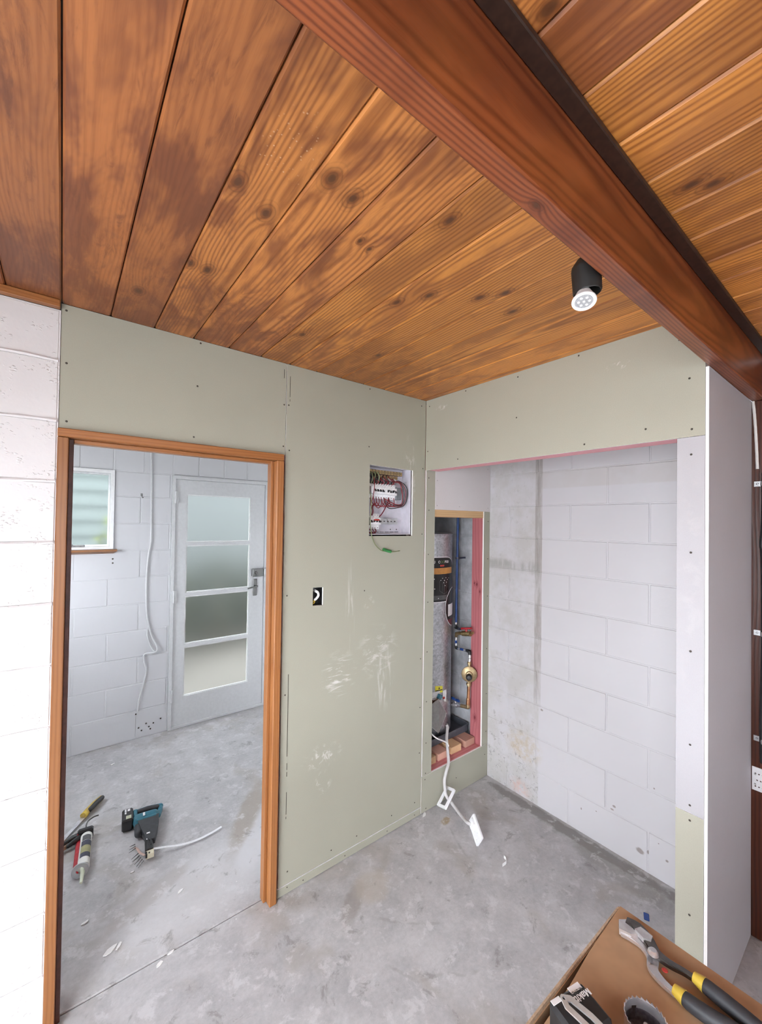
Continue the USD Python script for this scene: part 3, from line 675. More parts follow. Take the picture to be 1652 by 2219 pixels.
for z in (1.868, 1.252, .818):
    c_ = thing('conduit_clip', {1.868: 'upper galvanised saddle clip on the black cable on the post', 1.252: 'middle galvanised saddle clip on the black cable on the post', .818: 'lowest galvanised saddle clip, just above the white nail plate on the post'}[z], 'clip', 'cable clips down the timber post', at=(.61, -1.36, z))
    part(c_, 'strap', joinm(cbox(.6075, .6103, -1.362, -1.340, z - .011, z + .011, .0006), tube([(.609, -1.362, z), (.598, -1.3635, z), (.5825, -1.370, z), (.581, -1.378, z)], .0022, 6, 4, 4.5)), M_ALU)
    part(c_, 'screw', lathe([(0, .002), (.003, .0018), (.0045, 0)], 10, (.6075, -1.351, z), (-1, 0, 0)), M_STEEL)
np_ = thing('nail_plate', 'perforated galvanised nail plate fixed across the dark post', 'bracket', at=(.608, -1.37, .65))
pp = sbox(-1.45, .605, -1.336, .70)
r3 = np.random.default_rng(4)
for i in range(3):
    for j in range(9):
        pp = pp.difference(Point(-1.347 - j * .011 - (i % 2) * .005, .622 + i * .026).buffer(.0028, 6))
part(np_, 'plate', yz(pp, .6055, .6085), M_WHITEP)
for z in (.628, .668): part(np_, 'tooth', cbox(.603, .6056, -1.349, -1.343, z, z + .006, .0008), M_ALU)
wc = thing('white_cable', 'white cable hanging below the beam end on the timber post', 'cable', at=(.6, -1.35, 2.0))
part(wc, 'sheath', tube([(.603, -1.338, 2.214), (.602, -1.3425, 2.16), (.602, -1.348, 2.05), (.602, -1.352, 1.93)], .0052, 8), M_CABLEW)

#%% spotlight on the beam
sx, sy = -.765, -1.2975
sp = thing('spotlight', 'black cylinder spotlight with a white LED lamp drooping from it', 'spotlight', at=(sx, sy, 2.19))
ax = np.array([-.06, .04, 1.]); ax /= np.linalg.norm(ax)
B0 = np.array([sx + .001, sy, 2.200])
part(sp, 'housing', lathe([(.0255, .030), (.0255, -.001), (.0275, -.002), (.0292, .001), (.0300, .050), (.0285, .058), (.018, .072), (0, .073)], 32, B0, ax), M_BLACKM)
part(sp, 'stem', rodb(B0 + ax * .07, (sx - .012, sy + .01, 2.395), .007), M_BLACKM)
part(sp, 'ceiling_rose', lathe([(0, 0), (.022, 0), (.024, .004), (.024, .014), (0, .014)], 24, (sx - .012, sy + .005, 2.384), (0, 0, 1)), M_BLACKM)
ln = np.array([-.30, -.16, -.94]); ln /= np.linalg.norm(ln)
L0 = np.array([-.783, -1.2995, 2.1715])
lp = part(sp, 'lamp', lathe([(0, -.042), (.008, -.042), (.010, -.036), (.015, -.024), (.0225, -.007), (.0245, -.0045), (.0252, -.001), (.0245, .0005), (.0185, .0003), (.0175, -.002), (0, -.002)], 32, L0, ln), M_WHITEP, 'white LED reflector lamp')
e1 = np.cross(ln, [0, 0, 1.]); e1 /= np.linalg.norm(e1); e2 = np.cross(ln, e1)
part(lp, 'lens', lathe([(0, 0), (.0170, 0), (.0172, -.0012), (0, -.0012)], 28, L0 - ln * .0005, ln), plain('lens_grey', (.42, .42, .43), .15, noise=.15, scale=300))
part(lp, 'led_dot', joinm([lathe([(0, .0012), (.0022, .0009), (.0032, 0)], 10, L0 + (e1 * math.cos(t) + e2 * math.sin(t)) * .0108 - ln * .0003, ln) for t in np.arange(6) * PI / 3] + [lathe([(0, .0012), (.0022, .0009), (.0032, 0)], 10, L0 - ln * .0003, ln)]), M_PRINTW)

#%% switchboard
sb = thing('switchboard', 'open white electrical switchboard with red wires set into the green wall', 'switchboard', at=(-.25, .06, 1.61))
enc = []
X0, X1, Z0, Z1, YB = -.3985, -.0985, 1.618, 1.992, .088
bx = xz(sbox(X0, Z0, X1, Z1).difference(sbox(X0 + .003, Z0 + .003, X1 - .003, Z1 - .003)), .014, YB)
part(sb, 'enclosure', joinm(bx, cbox(X0, X1, YB, YB + .003, Z0, Z1, 0)), plain('lavender_white_plastic', (.58, .56, .62), .4, noise=.04))
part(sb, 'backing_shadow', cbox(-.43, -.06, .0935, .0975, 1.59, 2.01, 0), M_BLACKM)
def wx(cx): return -.4006 + (cx - 385) / 2810 + .010          # crop measures to metres on the board
def wz(cy, cx=700): return 1.9865 - (cy - 245 - (cx - 385) * .10) / 3560 + .004
for i, (a, b, z0, z1, y) in enumerate(((430, 1085, 1.948, 1.970, .040), (600, 1005, 1.926, 1.945, .048))):
    nb_ = 11 if i == 0 else 7
    bar = part(sb, 'terminal_bar', cbox(wx(a), wx(b), y, y + .018, z0, z1, .0008), M_BRASS)
    w_ = (wx(b) - wx(a)) / nb_
    part(bar, 'terminal_screw', joinm([lathe([(0, .002), (.0026, .0018), (.0032, 0)], 10, (wx(a) + w_ * (j + .5), y, (z0 + z1) / 2), (0, -1, 0)) for j in range(nb_)]), M_BRONZE)
    part(bar, 'terminal_slot', joinm([cbox(wx(a) + w_ * (j + 1) - .001, wx(a) + w_ * (j + 1) + .001, y - .0006, y + .002, z0 + .002, z1, 0) for j in range(nb_ - 1)]), M_DARK)
MW = .0178
def breaker(x, zc, dirn, y0=.022, tog=M_BLACKP, wide=1):
    w = MW * wide
    pr = Polygon([(y0 + .055, zc + .041), (y0 + .020, zc + .041), (y0 + .018, zc + .022), (y0 + .004, zc + .020), (y0 + .002, zc - .018), (y0 + .018, zc - .020), (y0 + .020, zc - .043), (y0 + .055, zc - .043)])
    b = part(sb, 'breaker', yz(pr, x + .0004, x + w - .0004), M_WHITEP)
    zt = zc + .001
    part(b, 'toggle', hull([(xx, yy, zz) for xx in (x + .0045, x + w - .0045) for yy, zz in ((y0 + .004, zt - .007), (y0 + .004, zt + .007), (y0 - .007, zt + dirn * .007), (y0 - .007, zt + dirn * .003))]), tog)
    part(b, 'terminal_hole', joinm([frame(lathe([(0, .0004), (.0027, .0004), (.003, 0)], 10), (x + w / 2, y0 + .0195, z), (1, 0, 0), (0, 0, 1), (0, -1, 0)) for z in (zc + .033, zc - .034)]), M_BLACKM)
xs0 = wx(440)
for j in range(10):
    if j == 0: 
        breaker(xs0, 1.858, 1, tog=M_WHITEP); continue
    breaker(xs0 + MW * j, 1.858 - .0005 * j, -1 if j in (1, 2, 3, 4, 7, 9) else 1, tog=M_WHITEP if j == 5 else M_BLACKP)
part(sb, 'grey_relay', cbox(xs0 + MW * 10 + .001, xs0 + MW * 10 + .042, .035, .075, 1.812, 1.882, .003), plain('grey_relay_plastic', (.15, .165, .18), .4), 'dark grey relay block')
xs1 = wx(428)
for j in range(4): breaker(xs1 + MW * j, 1.690, -1 if j in (0, 3) else 1, tog=M_BLACKP)
part(sb, 'red_toggle_bar', cbox(xs1 + MW + .003, xs1 + MW * 3 - .002, .010, .018, 1.694, 1.702, .001), M_PRINTR)
part(sb, 'din_rail', joinm(cbox(xs1 + MW * 4, wx(1050), .066, .080, 1.676, 1.706, .001), cbox(xs1 + MW * 4, wx(1050), .062, .0665, 1.700, 1.708, .0008), cbox(xs1 + MW * 4, wx(1050), .062, .0665, 1.674, 1.682, .0008)), M_ALU)
part(sb, 'rail_slot', joinm([cbox(wx(700 + 70 * j), wx(735 + 70 * j), .0652, .0662, 1.688, 1.694, .0004) for j in range(5)]), M_GUNMETAL)
r4 = np.random.default_rng(11)
def wire(P, r=.0022, mat=M_WIRER): part(sb, 'wire', tube(P, r, 6, 5), mat)
for j in range(1, 9):                                         # feeds from the terminals down to the breaker tops
    x = xs0 + MW * (j + .5)
    wire([(x + r4.uniform(-.03, .02), .060, 1.955), (x - .02 + r4.uniform(-.01, .01), .035, 1.925), (x + .01, .032, 1.905), (x, .040, 1.893)], .0023, M_WIREB if j % 2 else M_WIRER)
for j in range(14):                                           # dark bundle at the upper left
    x = -.392 + .0055 * j
    wire([(x, .060, 1.972), (x + .004, .028 + .004 * (j % 4), 1.945), (x + r4.uniform(-.01, .012), .030, 1.915), (x + .005, .052, 1.885)], .0032, M_WIREB if j % 4 else M_WIREG)
for j in range(9):
    x = -.315 + .014 * j
    wire([(x, .070, 1.945), (x + .01, .045, 1.925), (x + .02, .045, 1.912), (x + .03, .065, 1.902)], .003, (M_WIREB, M_WIRER, M_CABLEG)[j % 3])
for j in range(5):
    wire([(-.394 + .002 * j, .05 + .006 * j, 1.93), (-.394 + .002 * j, .045, 1.87), (-.391 + .002 * j, .06, 1.80)], .0026, M_MAROON)
for a, b, dz in ((1, 3, .05), (0, 2, .045), (2, 5, .052), (4, 7, .048), (7, 9, .05), (1, 4, .06)):  # loops under the upper row
    xa, xb = xs0 + MW * (a + .5), xs0 + MW * (b + .5)
    wire([(xa, .044, 1.822), (xa, .036, 1.806), (xa + .003, .032, 1.822 - dz * .7), ((xa + xb) / 2, .030, 1.822 - dz), (xb - .004, .032, 1.822 - dz * .6), (xb, .038, 1.808), (xb, .044, 1.822)], .0021)
wire([(xs0 + MW * .5, .044, 1.822), (xs0 + .004, .034, 1.80), (xs0 + .004, .032, 1.775), (xs0 + .03, .031, 1.777), (xs0 + .1, .030, 1.772), (xs0 + .17, .031, 1.775)], .0024)
wire([(xs1 + .022, .040, 1.722), (xs1 + .022, .032, 1.745), (xs1 + .018, .032, 1.765), (xs1 + .03, .033, 1.785)], .0045, M_MAROON)
wire([(xs1 + MW * 4.1, .040, 1.716), (xs1 + .085, .030, 1.735), (xs1 + .105, .029, 1.765), (xs1 + .125, .031, 1.80), (xs1 + .135, .04, 1.822)], .0032, M_MAROON)
wire([(xs0 + .02, .058, 1.93), (xs0 + .012, .020, 1.925), (xs0 + .012, .014, 1.87), (xs0 + .004, .014, 1.82), (xs0 + .002, .025, 1.79)], .0019)
for j, (r_, mt) in enumerate(((-.018, M_WIREB), (-.004, M_MAROON), (.008, M_WIREB), (.020, M_WIRER))):   # big loops on the right
    wire([(-.205, .058, 1.915), (-.17 , .030, 1.912 - r_ * .3), (-.136 - r_, .028, 1.878 - r_ * .4), (-.128 - r_ * .9, .030, 1.83), (-.142 - r_ * .5, .032, 1.787 + r_ * .2), (-.19, .032, 1.775 + r_ * .5), (-.25, .034, 1.785 + r_), (-.275, .042, 1.82)], .0023 + .0004 * (j % 2), mt)
for j in range(3): wire([(xs1 + MW * (j + .5), .043, 1.650), (xs1 + MW * (j + .6), .034, 1.640), (xs1 + MW * (j + (1.0 if j < 2 else .2)), .034, 1.628), (xs1 + MW * j * .5, .05, 1.63)], .0028, M_MAROON)
ew = part(sb, 'earth_wire', tube([(-.392, .040, 1.86), (-.396, -.004, 1.83), (-.393, -.006, 1.77), (-.396, -.004, 1.69), (-.388, -.006, 1.62), (-.371, -.010, 1.575), (-.345, -.012, 1.548), (-.318, -.013, 1.533), (-.27, -.013, 1.527), (-.235, -.012, 1.526), (-.195, -.010, 1.530)], .0021, 8), M_WIREG)
part(ew, 'green_ferrule', tube([(-.313, -.013, 1.541), (-.288, -.013, 1.534), (-.262, -.013, 1.528)], .0088, 12, 3), M_FERR)
for x, z in ((-.14, 1.645), (-.185, 1.645), (-.14, 1.95)): part(sb, 'box_screw', lathe([(0, .001), (.003, .0008), (.004, 0)], 8, (x, YB, z), (0, -1, 0)), M_GUNMETAL)
part(sb, 'vent_slot', joinm([cbox(x, x + .028, YB - .0006, YB + .001, 1.629, 1.632, 0) for x in np.arange(-.37, -.15, .036)]), M_GUNMETAL)

#%% outlet cut-out with cable tail
ob = thing('flush_box', 'small black flush box in the green wall with a white cable tail inside', 'outlet box', at=(-.696, .03, 1.285))
P_ = sbox(-.7255, 1.281, -.6662, 1.374)
part(ob, 'box_shell', joinm(xz(P_.difference(sbox(-.7235, 1.283, -.6682, 1.372)), .0105, .050), cbox(-.7255, -.6662, .050, .053, 1.281, 1.374, 0)), M_BLACKP)
part(ob, 'cable_tail', tube([(-.702, .048, 1.360), (-.700, .020, 1.352), (-.691, .012, 1.345), (-.688, .011, 1.330), (-.698, .013, 1.316), (-.706, .018, 1.309)], .0062, 8), M_CABLEW)
part(ob, 'wire_end', joinm(tube([(-.704, .017, 1.313), (-.712, .016, 1.303), (-.717, .020, 1.297)], .0032, 6), tube([(-.702, .018, 1.308), (-.709, .013, 1.296), (-.716, .018, 1.291)], .0028, 6)), M_YELLOW, 'yellow stripped wire ends')

#%% hot water cupboard
HC, HR = np.array([.352, .370]), .200
hw = thing('hot_water_cylinder', 'galvanised hot water cylinder with black oval labels inside the wall cupboard', 'water heater', at=(HC[0], HC[1], .27))
part(hw, 'cylinder_shell', lathe([(0, .272), (HR - .006, .272), (HR, .278), (HR, 1.602), (HR + .002, 1.604), (HR + .002, 1.611), (HR - .004, 1.615), (HR - .05, 1.622), (0, 1.628)], 72, (HC[0], HC[1], 0)), M_GALV)
def wrap(poly, r, seg=.006):
    """A flat decal shape (arc length, height) laid on the cylinder's skin; s = radius x angle from the -y direction."""
    pts = []
    m = prism(poly, .0006) if not isinstance(poly, trimesh.Trimesh) else poly.copy()
    m = m.subdivide_to_size(.02) if hasattr(m, 'subdivide_to_size') else m
    v = m.vertices
    th = -PI / 2 + v[:, 0] / HR
    rr = r + v[:, 2]
    W = np.c_[HC[0] + rr * np.cos(th), HC[1] + rr * np.sin(th), v[:, 1]]
    return trimesh.Trimesh(W, m.faces, process=False)
def S_(deg): return math.radians(deg + 90) * HR
def rr_(x0, z0, x1, z1, r): return sbox(x0 + r, z0 + r, x1 - r, z1 - r).buffer(r, 10)
a0, a1 = S_(-147), S_(-53)
cx_, rx_ = (a0 + a1) / 2, (a1 - a0) / 2
shape = Polygon([(cx_ + rx_ * math.copysign(abs(math.cos(t)) ** .55, math.cos(t)), 1.3095 + .1525 * math.copysign(abs(math.sin(t)) ** .8, math.sin(t))) for t in np.linspace(0, 2 * PI, 80)])
dl = part(hw, 'label', wrap(shape, HR + .0003), M_PRINTW, 'large oval label in black with white border')
part(dl, 'black_field', wrap(shape.buffer(-.0065), HR + .0012), M_DECAL)
part(dl, 'orange_band', wrap(shape.buffer(-.0075).intersection(sbox(-1, 1.346, S_(-63), 1.387)), HR + .0020), M_ORANGE)
part(dl, 'grey_panel', wrap(shape.buffer(-.008).intersection(sbox(-1, 1.175, 1, 1.205)), HR + .0019), M_DECALG)
cut = [wrap(LineString([(S_(a), z0), (S_(b), z1)]).buffer(.0011), HR + .002) for a, b, z0, z1 in ((-101, -101, 1.305, 1.235), (-96, -96, 1.29, 1.22), (-90, -90, 1.28, 1.215), (-83, -83, 1.285, 1.215), (-76, -76, 1.30, 1.235), (-101, -90, 1.235, 1.212), (-90, -76, 1.212, 1.236))]
part(dl, 'cutaway_drawing', joinm(cut), M_DECALG)
part(dl, 'drawing_dots', joinm([wrap(Point(S_(a), z).buffer(.0032, 6), HR + .0022) for a, z in ((-99, 1.305), (-95, 1.318), (-90, 1.303), (-86, 1.32), (-81, 1.306), (-77, 1.316), (-92, 1.288), (-84, 1.29), (-88, 1.268), (-104, 1.187), (-113, 1.315), (-112, 1.25))]), M_PRINTW)
def text_on(s, deg0, z, h, bold=True):
    t = meshkit.text_mesh(s, h, .0005, bold); t.apply_translation((S_(deg0), z, 0)); return t
t1 = text_on('HJ', -120, 1.4185, .0165); w1_ = t1.bounds[1][0]
tc = text_on('C', -105.5, 1.4185, .0165)
toos = meshkit.text_mesh('OO', .0165, .0005, True); toos.apply_translation((tc.bounds[1][0] + .0015, 1.4185, 0))
tper = meshkit.text_mesh('PER', .0165, .0005, True); tper.apply_translation((toos.bounds[1][0] + .0015, 1.4185, 0))
part(dl, 'maker_lettering', joinm([wrap(q, HR + .002) for q in (t1, tc, tper)]), M_PRINTW)
part(dl, 'maker_lettering', wrap(toos, HR + .002), M_GREENP, 'green letters of the maker name')
part(dl, 'red_badge', wrap(rr_(S_(-101), 1.396, S_(-91), 1.408, .003), HR + .0021), M_PRINTR)
s2_ = Polygon([(S_(-57) + .105 * math.cos(t), 1.115 + .132 * math.sin(t)) for t in np.linspace(0, 2 * PI, 64)])
d2_ = part(hw, 'label', wrap(s2_, HR + .0024), M_PRINTW, 'second oval label lower on the right')
part(d2_, 'black_field', wrap(s2_.buffer(-.005), HR + .0030), M_DECAL)
part(d2_, 'white_panel', wrap(sbox(S_(-78), 1.057, S_(-48), 1.137), HR + .0038), M_PRINTW)
part(d2_, 'red_foot', wrap(s2_.buffer(-.006).intersection(sbox(-1, .9, 1, 1.035)), HR + .0037), M_MAROON)
wl_ = part(hw, 'warning_sticker', wrap(Polygon([(S_(-108.3), .566), (S_(-91), .562), (S_(-91), .603), (S_(-108.3), .613)]), HR + .0004), plain('warning_yellow', (.72, .66, .04), .45, noise=.05), 'yellow warning sticker')
part(wl_, 'warning_bar', wrap(sbox(S_(-107.5), .577, S_(-91.5), .583), HR + .0012), M_DECAL)
tri = Polygon([(S_(-101.5), .588), (S_(-97.5), .588), (S_(-99.5), .603)])
part(wl_, 'warning_triangle', wrap(tri.difference(tri.buffer(-.003)), HR + .0012), M_DECAL)
part(hw, 'element_recess', wrap(sbox(S_(-121), .42, S_(-98), .575), HR + .0005), M_LEATHER, 'open element recess')
part(hw, 'insulation_tuft', joinm(wrap(Polygon([(S_(-119), .575), (S_(-98), .577), (S_(-100), .535), (S_(-112), .520), (S_(-119), .54)]), HR + .003), wrap(Polygon([(S_(-91), .572), (S_(-80.5), .572), (S_(-80.5), .49), (S_(-87), .50), (S_(-91), .53)]), HR + .003)), M_INSUL)
part(hw, 'thermostat', joinm(turn(cbox(.300, .325, .150, .172, .53, .56, .002), (0, 1, 0), .5, (.31, .16, .545))), M_TEAL, 'teal thermostat block')
part(hw, 'red_button', lathe([(0, .006), (.006, .005), (.008, 0)], 12, (.352, .160, .527), (0, -1, 0)), M_PRINTR)
# loose metal cover hanging on its cable in front of the recess
cvp = [(.2664, .5508), (.3696, .4255), (.3643, .408), (.2703, .3324), (.1700, .430), (.1650, .497)]
ec = thing('element_cover', 'loose bent galvanised element cover hanging in front of the cylinder', 'metal cover', at=(.27, .11, .33))
cpts = np.array(cvp); cyc = .128
def bend(p): return (p[0], cyc + .9 * (p[0] - .27) ** 2 * 3.0 + .0, p[1])
outer = [np.array(bend(p)) for p in cvp]
ctr = np.array([.27, cyc - .006, .44])
Vv = [*outer, ctr] + [q + (0, .0016, 0) for q in outer] + [ctr + (0, .0016, 0)]
n_ = len(outer); Ff = []
for i in range(n_):
    j = (i + 1) % n_
    Ff += [[i, j, n_], [n_ + 1 + j, n_ + 1 + i, 2 * n_ + 1], [i, n_ + 1 + i, j], [j, n_ + 1 + i, n_ + 1 + j]]
cm = trimesh.Trimesh(np.array(Vv), np.array(Ff)); trimesh.repair.fix_normals(cm)
part(ec, 'cover_plate', cm, plain('dull_galvanised_sheet', (.27, .268, .26), .5, .2, noise=.1), smooth=20)
part(ec, 'cover_lip', joinm(tube([outer[0], outer[1]], .0016, 6, 0), tube([outer[1], outer[2], outer[3]], .0016, 6, 0), tube([outer[3], outer[4]], .0016, 6, 0)), M_ALU)
part(ec, 'cable_gland', rodb((.336, .119, .372), (.342, .112, .352), .0105), M_CABLEG)

# drip tray and offcuts
ty = thing('drip_tray', 'dark grey plastic drip tray under the hot water cylinder', 'tray', at=(.34, .4, .258))
TX0, TX1, TY0, TY1, TZ0, TZ1 = .105, .588, .132, .62, .2565, .298
ring = sbox(TX0, TY0, TX1, TY1).buffer(0)
part(ty, 'tray_body', joinm(xy(rr_(TX0 + .004, TY0 + .004, TX1 - .004, TY1 - .004, .02), TZ0, TZ0 + .004), xy(rr_(TX0 + .003, TY0 + .003, TX1 - .003, TY1 - .003, .022).difference(rr_(TX0 + .007, TY0 + .007, TX1 - .007, TY1 - .007, .02)), TZ0, TZ1)), M_TRAY)
part(ty, 'tray_rim', xy(rr_(TX0, TY0, TX1, TY1, .024).difference(rr_(TX0 + .008, TY0 + .008, TX1 - .008, TY1 - .008, .02)), TZ1 - .004, TZ1 + .003), M_TRAY)
for i, (xa, xb, mt, lb) in enumerate(((.4455, .5385, M_OFFA, 'pinkish timber offcut at the right end under the drip tray'), (.3125, .4065, M_OFFB, 'yellowish timber offcut under the drip tray beside the grey cable'), (.1925, .2805, M_OFFA, 'pinkish timber offcut left of the grey cable under the drip tray'), (.085, .174, M_OFFB, 'timber offcut half hidden at the left of the cupboard sill'))):
    o = single('timber_offcut', turn(cbox(xa, xb, .052, .21, .2135, .256, .0015), (0, 0, 1), (.02, -.015, .025, -.01)[i], ((xa + xb) / 2, .1, 0)), mt, lb, 'timber offcut', 'timber offcuts packing up the drip tray')
sup = struct('cupboard_floor')
part(sup, 'concrete_slab', cbox(.02, .6, .137, .8, -.12, .2, 0), M_CUPB)
rear = single('timber_bearer', cbox(.11, .58, .50, .59, .2005, .256, .002), M_PINKX, 'timber bearer under the rear of the drip tray', 'timber')

# pipework standing off the cupboard wall
PX, OFFW = .590, np.array([-.061, -.051, .0285])
pf = thing('water_pipe', 'blue water pipe running down the block wall beside the cylinder', 'pipe', at=(PX, .26, .95))
shift_of[pf] = OFFW
part(pf, 'pipe', rodb((PX, .2585, 2.3), (PX, .269, .962), .0085), M_BLUED)
part(pf, 'pipe_clip', joinm(lathe([(.0085, 0), (.015, 0), (.015, .014), (.0085, .014)], 16, (PX, .2625, 1.405)), cbox(PX + .008, .609 + .0605, .2575, .2675, 1.406, 1.418, .001)), M_NAVY)
part(pf, 'crimp_sleeve', rodb((PX, .269, .962), (PX, .270, .938), .0088), M_STEEL)
part(pf, 'black_elbow', capsule_chain([(PX, .270, .942), (PX, .2715, .925), (PX, .252, .9225)], [.0105, .0105, .0095]), M_BLACKP)
part(pf, 'sleeve', rodb((PX, .252, .9225), (PX, .226, .921), .0088), M_NAVY)
v1 = thing('isolating_valve', 'brass ball valve with a red lever on the cupboard pipework', 'valve', at=(.57, .18, .92))
shift_of[v1] = OFFW
VX = .574
part(v1, 'valve_body', joinm(lathe([(0, -.052), (.010, -.052), (.012, -.040), (.012, -.026), (.017, -.020), (.018, .018), (.014, .028), (.017, .032), (.017, .052), (0, .054)], 20, (VX, .175, .906), (0, -1, .18))), M_BRONZE)
part(v1, 'lever', turn(joinm(cbox(VX - .012, VX + .012, .118, .205, .937, .949, .003), rodb((VX, .165, .915), (VX, .165, .940), .008)), (1, 0, 0), -.22, (VX, .165, .94)), M_RED, 'red lever handle')
part(v1, 'outlet_stub', rodb((VX, .118, .923), (VX, .104, .926), .009), M_BRONZE)
part(v1, 'elbow', capsule_chain([(VX + .004, .226, .896), (VX + .006, .255, .886), (PX - .004, .263, .866)], [.012, .012, .011]), M_BRASS)
pl = thing('branch_pipe', 'short blue branch pipe with black elbows below the red valve', 'pipe', at=(PX, .2, .78))
shift_of[pl] = OFFW
part(pl, 'pipe', rodb((PX - .004, .264, .862), (PX - .004, .2635, .792), .0085), M_BLUE)
part(pl, 'crimp_sleeve', rodb((PX - .004, .264, .858), (PX - .004, .264, .838), .0092), M_STEEL); part(pl, 'crimp_sleeve', rodb((PX - .004, .2635, .818), (PX - .004, .2635, .798), .0092), M_STEEL)
part(pl, 'black_elbow', capsule_chain([(PX - .004, .2635, .798), (PX - .004, .262, .785), (PX - .004, .250, .7845)], [.0098, .0098, .0095]), M_BLACKP)
part(pl, 'pipe', rodb((PX - .004, .25, .7845), (PX - .004, .165, .790), .0085), M_BLUE)
part(pl, 'crimp_sleeve', rodb((PX - .004, .242, .785), (PX - .004, .222, .786), .0092), M_STEEL); part(pl, 'crimp_sleeve', rodb((PX - .004, .190, .788), (PX - .004, .172, .789), .0092), M_STEEL)
part(pl, 'black_elbow', capsule_chain([(PX - .004, .165, .790), (PX - .006, .142, .7905), (PX - .010, .135, .775)], [.0105, .0125, .0115]), M_BLACKP)
part(pl, 'crimp_sleeve', rodb((PX - .012, .1345, .772), (PX - .013, .134, .752), .0098), M_STEEL); part(pl, 'crimp_sleeve', rodb((PX - .013, .134, .748), (PX - .014, .134, .728), .0098), M_STEEL)
pv = thing('pressure_valve', 'round brass pressure reducing valve with a black knob beside the pink stud', 'valve', at=(.575, .134, .65))
shift_of[pv] = OFFW
part(pv, 'tail_pipe', joinm(rodb((.576, .134, .728), (.575, .134, .66), .0115), lathe([(.0105, 0), (.0140, .002), (.0140, .016), (.0105, .018)], 6, (.5755, .134, .706))), M_BRASS)
vax = np.array([-.74, -.62, .05]); vax /= np.linalg.norm(vax)
part(pv, 'diaphragm_housing', lathe([(0, -.014), (.030, -.012), (.044, -.006), (.0505, -.003), (.0525, .0), (.0505, .003), (.040, .008), (.024, .012), (.018, .020), (0, .022)], 40, (.566, .126, .646), vax), M_BRASS)
part(pv, 'black_knob', lathe([(0, .058), (.012, .057), (.019, .052), (.021, .044), (.020, .030), (.014, .024), (0, .024)], 24, (.568, .130, .637), vax), M_BLACKP)
part(pv, 'lower_union', joinm(rodb((.575, .134, .625), (.575, .137, .560), .0125), lathe([(.012, 0), (.0165, .002), (.0165, .016), (.012, .018)], 6, (.575, .137, .566))), M_BRASS)
part(pv, 'copper_tail', joinm(rodb((.575, .137, .566), (.575, .1405, .462), .0105), capsule_chain([(.575, .1402, .474), (.575, .1410, .440)], [.0125, .0145])), M_COPPER)
part(pv, 'brass_elbow', joinm(capsule_chain([(.575, .1410, .445), (.575, .1415, .420), (.575, .165, .414)], [.0140, .0145, .0130]), rodb((.575, .165, .414), (.575, .200, .407), .0125)), M_BRASS)
sv = thing('stop_valve', 'chrome stop valve with a blue butterfly handle at the foot of the cylinder', 'valve', at=(.575, .25, .39))
shift_of[sv] = OFFW
part(sv, 'valve_body', joinm(rodb((.575, .200, .407), (.575, .232, .399), .0118), lathe([(0, -.034), (.010, -.034), (.012, -.022), (.0155, -.016), (.0165, .010), (.012, .018), (.012, .03), (0, .03)], 20, (.575, .255, .394), (0, 1, -.2)), rodb((.575, .253, .40), (.575, .253, .425), .007)), M_CHROME)
part(sv, 'butterfly_handle', joinm(cbox(.570, .580, .214, .250, .421, .441, .004), cbox(.570, .580, .256, .292, .421, .441, .004), cbox(.569, .581, .245, .261, .419, .433, .003)), M_BLUE, 'blue butterfly handle')

#%% grey cable with power point hanging out of the cupboard
oc = thing('power_point_cable', 'thick grey cable hanging out of the cupboard, power point on its end', 'cable', at=(.19, -.02, .1))
part(oc, 'cable_sheath', tube([(.340, .112, .358), (.318, .095, .345), (.288, .072, .315), (.262, .04, .280), (.236, .008, .245), (.215, -.012, .222), (.186, -.0225, .190), (.169, -.0245, .146), (.158, -.040, .108), (.154, -.054, .076), (.170, -.082, .044), (.152, -.155, .034), (.124, -.220, .046), (.100, -.264, .064), (.1045, -.281, .0655)], .0092, 12), M_CABLEG)
part(oc, 'thin_lead', tube([(.065, .06, .475), (.090, .035, .438), (.135, .020, .392), (.185, .020, .360), (.240, .026, .325), (.262, .031, .295)], .0042, 8), M_CABLEW, 'thin white lead joining the grey cable')
# plate standing on one corner, held up by the stiff cable
D0 = np.array([.1220, -.2477, .0512])
e1_, e2_, e3_ = np.array([-.409, -.8099, -.4203]), np.array([.0192, -.4682, .8834]), np.array([-.9123, .3533, .2071])
pth = part(oc, 'outlet_plate', frame(prism(rr_(0, 0, .122, .073, .006), .0085), D0 - e3_ * .0085, e1_, e2_, e3_), M_WHITEP, 'white power point plate seen from its back')
part(pth, 'terminal_block', frame(prism(rr_(.012, .014, .050, .056, .005), .011), D0, e1_, e2_, e3_), M_WHITEP)
for x, y in ((.068, .028), (.085, .045), (.070, .056), (.102, .020)): part(pth, 'terminal_screw', frame(prism(Point(x, y).buffer(.0045), .003), D0, e1_, e2_, e3_), M_WHITEP)
# mounting bracket threaded on the cable
mb = thing('mounting_block', 'white hollow mounting frame hung on the grey cable below the cupboard', 'wall frame', at=(.147, -.056, .07))
ea, eb = np.array([-.797, -.102, -.595]), np.array([-.0534, -.970, .2373])
eb = eb - ea * (ea @ eb) / (ea @ ea); ea /= np.linalg.norm(ea); eb /= np.linalg.norm(eb)
part(mb, 'frame_ring', frame(prism(rr_(0, 0, .118, .073, .004).difference(rr_(.014, .012, .104, .061, .003)), .012), np.array([.1957, -.0146, .0998]) - np.cross(ea, eb) * .012, ea, eb, np.cross(ea, eb)), M_WHITEP)

